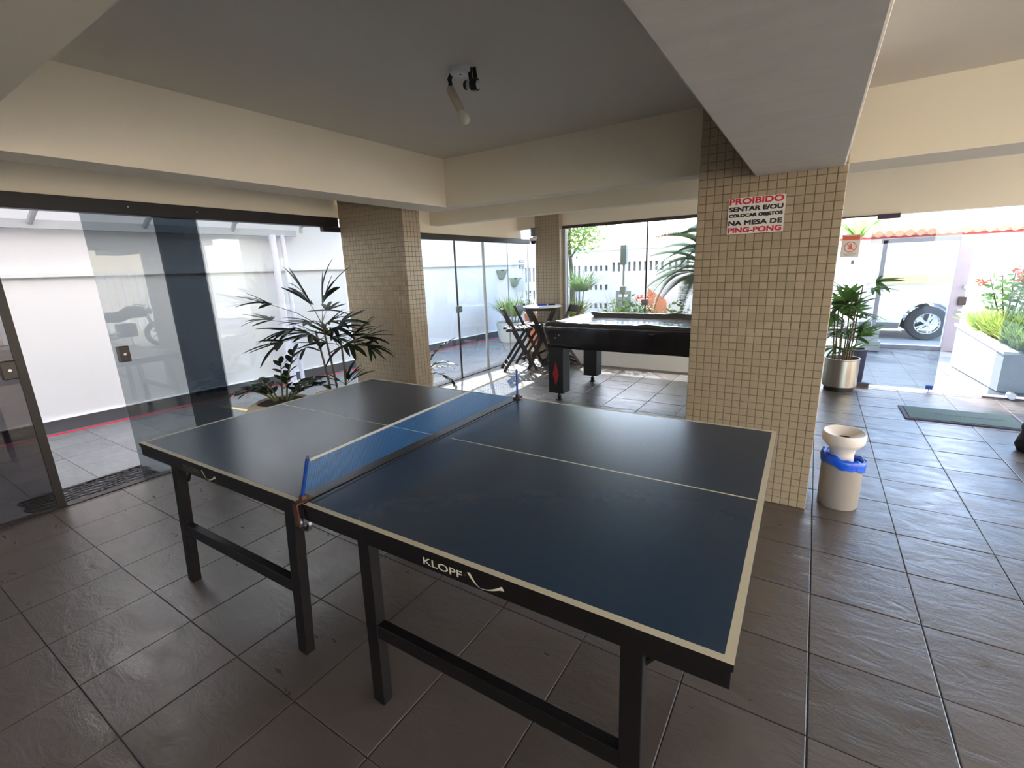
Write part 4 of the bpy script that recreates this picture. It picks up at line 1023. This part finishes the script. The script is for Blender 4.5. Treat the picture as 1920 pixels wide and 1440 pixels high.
# white car
car = thing('white_van', 'white panel van parked in the street beyond the gate, one alloy wheel showing', 'van', (1.55, 11.2, -.115))
side = [(-2.2, .25), (2.35, .22), (2.5, .45), (2.5, .78), (2.35, 1.0), (2.1, 1.08), (1.75, 1.62), (1.3, 1.72), (-.7, 1.72), (-1.5, 1.12), (-2.35, .95), (-2.45, .5)]
def arch_cut(poly): return poly
mb = MB(); wv = .82
bodyp = [(-3.4, .5), (-3.3, .26), (-2.43, .26)] + [(-2.05 + .40 * cos(a), .33 + .40 * sin(a)) for a in [pi - pi * k / 8 for k in range(9)]] + [(1.40, .24)] + [(1.81 + .40 * cos(a), .33 + .40 * sin(a)) for a in [pi - pi * k / 8 for k in range(9)]] + [(2.38, .24), (2.55, .42), (2.55, 1.60), (2.42, 1.82), (2.2, 1.88), (-1.6, 1.88), (-2.1, 1.80), (-2.8, 1.15), (-3.35, .95)]
mb.prism(bodyp, -wv, wv, mtx=Matrix.Rotation(pi / 2, 4, 'X'))
mb.build('body', 'carwhite', car, bevel=.03)
MB().add([(-2.45, -wv - .035, 1.2), (-1.55, -wv - .035, 1.2), (-1.55, -wv - .035, 1.7), (-2.0, -wv - .035, 1.7)], [(0, 1, 2, 3)]).build('side_window', 'carglass', car)
MB().box((1.0, -wv - .036, 1.10), (2.1, -wv - .031, 1.26)).build('side_stripe', 'stripe', car)
MB().box((2.16, -wv - .036, .72), (2.18, -wv - .031, 1.0)).build('door_seam', 'carplastic', car)
MB().box((-1.0, -wv - .038, .22), (1.38, -wv - .030, .34)).build('sill_trim', 'carplastic', car)
for wx in (-2.05, 1.81):
    for s in (-1, 1):
        wh = MB().lathe([(.20, -.10), (.30, -.10), (.33, -.07), (.33, .07), (.30, .10), (.20, .10)], 30, mtx=Matrix.Rotation(pi / 2, 3, 'X')).build('wheel', 'tyre', car, (wx, s * .74, .33), smooth=True)
        MB().lathe([(.19, .09), (.205, .10), (.205, .03), (.19, .03)], 28, mtx=Matrix.Rotation(pi / 2, 3, 'X') if s < 0 else Matrix.Rotation(-pi / 2, 3, 'X')).lathe([(0, .09), (.04, .09), (.045, .05)], 14, mtx=Matrix.Rotation(pi / 2 * (1 if s < 0 else -1), 3, 'X')).build('rim', 'alloy', wh)
        mb = MB()
        for k in range(5):
            for dd in (-.16, .16):
                a = k * 2 * pi / 5; mb.bar((.03 * cos(a), s * .085, .03 * sin(a)), (.195 * cos(a + dd), s * .09, .195 * sin(a + dd)), .028, .02, side=(-sin(a), 0, cos(a)))
        mb.build('spokes', 'alloy', wh)
me = text_mesh('JA', 'lettering', 'slot', .26, .13, bold=.01)
inst('lettering', me, car, (.82, -wv - .04, .92), (pi / 2, 0, 0))
# house across the street
hs = thing('house', 'white house with a clay tiled eave across the street', 'house', (0, 15.5, -.1))
MB().box((-12, .3, 0), (9, 6, 2.15)).build('wall', 'housewall', hs)
MB().box((-12.2, -.35, 2.08), (9.2, -.28, 2.2)).build('fascia', 'fascia', hs)
rt_ = MB(); 
MB().add([(-12.3, -.4, 2.2), (9.3, -.4, 2.2), (9.3, 6, 3.4), (-12.3, 6, 3.4), (-12.3, -.4, 2.14), (9.3, -.4, 2.14), (9.3, 6, 3.3), (-12.3, 6, 3.3)], [(0, 1, 2, 3), (7, 6, 5, 4), (0, 4, 5, 1), (1, 5, 6, 2), (2, 6, 7, 3), (3, 7, 4, 0)]).build('roof_slab', 'rooftile', hs)
tlm = MB().tube([(0, -.45, 2.20), (0, 1.2, 2.51)], .09, 8).mesh('roof_tile', 'rooftile')
for k in range(96): inst('roof_tile', tlm, hs, (-12.1 + k * .222, 0, 0))
for x in (-6.5, -2.2, 3.6, 6.4): 
    wn_ = MB().box((x - .5, .24, .9), (x + .5, .3, 1.7)).build('window', 'fence_white', hs)
    MB().box((x - .44, .22, .96), (x + .44, .24, 1.64)).build('pane', 'carglass', wn_)
sp_ = MB().prism([(0, 0), (.50, 0), (.42, .70), (.05, .95)], -.03, .03, mtx=Matrix.Rotation(pi / 2, 4, 'X')).build('salmon_panel', 'salmon', None, (-1.55, 8.30, .10), (0, 0, .1)); tag(sp_, 'salmon sloping board standing before the white street gate', 'board')
# left passage far end: pots, vent, hanging pots
po = thing('passage_palm', 'lime areca palm in a big white pot at the far end of the side passage', 'plant', (-4.08, 6.95, -.01))
MB().lathe([(0, 0), (.24, 0), (.27, .03), (.33, .40), (.35, .43), (.31, .43), (.30, .38), (0, .37)], 36).build('pot', 'potwhite', po, smooth=True)
MB().lathe([(0, .39), (.30, .385)], 24).build('soil', 'soil', po)
for k in range(5): MB().tube([(.06 * (k - 2), .02 * k, .38), (.10 * (k - 2), .03 * k, .85)], [.014, .010], 6).build('stem', 'stem', po)
tuft('foliage', 'leaf_lime', po, 230, .3, .55, .025, lean=1.0, loc=(0, 0, .55))
tuft('foliage', 'leaf_tree', po, 26, .1, .8, .02, lean=.8, loc=(.15, .1, .55))
for k, (yy, zz, lb) in enumerate(((7.65, 1.47, 'half-round wall planter on the boundary wall, the higher of two'), (8.15, 1.27, 'half-round wall planter on the boundary wall, the lower of two'))):
    hp = thing('wall_planter', lb, 'planter', (WX(yy), yy, zz - .17), wr, 'half-round planters on the boundary wall')
    mb = MB(); n = 14; prof = [(.03, 0), (.09, .03), (.15, .17), (.165, .20), (.165, .23), (.14, .23), (.12, .10)]
    vs = [(r * sin(pi * k2 / n), -r * cos(pi * k2 / n), z) for r, z in prof for k2 in range(n + 1)]
    fs = [(i * (n + 1) + k2, i * (n + 1) + k2 + 1, (i + 1) * (n + 1) + k2 + 1, (i + 1) * (n + 1) + k2) for i in range(len(prof) - 1) for k2 in range(n)]
    mb.add(vs, fs); mb.build('bowl', 'greygreen', hp, smooth=True)
    MB().cbox((.09, 0, .21), (.12, .24, .02)).build('soil', 'soil', hp)
vg = thing('wall_vent', 'dark grey louvred vent set in the far boundary wall', 'vent', (WX(8.65), 8.65, 1.64), wr)
MB().box((-.01, -.26, -.10), (.02, .26, .10)).build('frame', 'carplastic', vg)
for k in range(5): MB().box((.02, -.23, -.085 + k * .036), (.03, .23, -.062 + k * .036)).build('slat', 'galv', vg)
tp_ = thing('terracotta_pot', 'tall terracotta pot with white flowers outside the far glass corner', 'plant', (-3.35, 6.6, -.01))
MB().lathe([(0, 0), (.10, 0), (.13, .4), (.15, .62), (.17, .65), (.14, .65), (.13, .6), (0, .6)], 28).build('pot', 'terracotta', tp_, smooth=True)
crown('leaves', 'leaf_tree', tp_, 60, (.16, .16, .14), (0, 0, .8), .08)
crown('flowers', 'flower_white', tp_, 90, (.18, .18, .14), (0, 0, .92), .07)
# courtyard on the right that the hall opens to (seen only in reflections)
o = MB().box((5.5, -14, -.15), (16, 5.4, -.02)).box((-3.1, -14, -.15), (5.5, -6, -.02)).build('floor_courtyard', 'courtyard'); struct(o, 'pale courtyard paving right of the hall', 'floor')
o = MB().box((13.5, -14, -.1), (14, 6, 7.5)).build('wall_bounce', 'facade'); struct(o, 'warm facade added across the courtyard to bounce sunlight into the hall', 'wall')  # facade added for the warm light it throws onto the long beam
cg = thing('courtyard_fence', 'white picket fence across the courtyard', 'fence', (11.5, 0, -.02))
for k in range(60): 
    MB().cbox((0, -6 + k * .2, .95), (.04, .09, 1.9)).build('picket', 'fence_white', cg)
for z in (.25, 1.7): MB().box((.02, -6.1, z), (.06, 6.0, z + .06)).build('rail', 'fence_white', cg)

# motorcycle parked in the open part of the hall (shows in the glass reflections)
mc = thing('motorcycle', 'dark motorcycle parked in the courtyard right of the hall', 'motorcycle', (6.4, 2.75, -.02), pi / 2)
for x in (-.62, .66):
    wh = MB().lathe([(.20, -.04), (.26, -.05), (.30, -.03), (.31, 0), (.30, .03), (.26, .05), (.20, .04), (.20, -.04)], 28, mtx=Matrix.Rotation(pi / 2, 3, 'X')).build('wheel', 'tyre', mc, (x, 0, .31), smooth=True)
    mb = MB()
    for k in range(5): mb.bar((0, 0, 0), (.21 * cos(k * 1.2566), 0, .21 * sin(k * 1.2566)), .03, .02, side=(0, 1, 0))
    mb.build('spokes', 'alloy', wh)
MB().tube([(-.5, 0, .78), (-.1, 0, .76), (.15, 0, .88), (.38, 0, .86), (.48, 0, .78)], [.09, .11, .15, .14, .06], 14).build('tank', 'black', mc, smooth=True)
MB().tube([(-.72, 0, .86), (-.4, 0, .80), (-.05, 0, .80), (.12, 0, .86)], [.07, .10, .11, .05], 12).build('seat', 'rubber', mc, smooth=True)
MB().cbox((.02, 0, .46), (.36, .26, .32)).build('engine', 'carplastic', mc, bevel=.03)
for y in (-.07, .07): MB().tube([(.66, y, .31), (.50, y, .72), (.44, y, .98)], .018, 8).build('fork', 'steel', mc, smooth=True)
MB().tube([(.36, -.34, 1.02), (.44, -.18, 1.04), (.46, 0, 1.0), (.44, .18, 1.04), (.36, .34, 1.02)], .014, 8).build('handlebar', 'black', mc, smooth=True)
MB().lathe([(0, -.06), (.06, -.05), (.085, 0), (.085, .02), (0, .03)], 18, mtx=Matrix.Rotation(pi / 2, 3, 'Y')).build('headlight', 'steel', mc, (.56, 0, .88), smooth=True)
for y in (-.06, .06): MB().tube([(-.62, y, .31), (-.15, y, .42)], .02, 8).build('swing_arm', 'black', mc)
MB().tube([(.1, -.12, .34), (-.2, -.15, .28), (-.75, -.16, .40)], [.025, .035, .045], 10).build('exhaust', 'steel', mc, smooth=True)
MB().tube([(-.1, .1, .3), (-.15, .26, .0)], .012, 6).build('side_stand', 'black', mc)
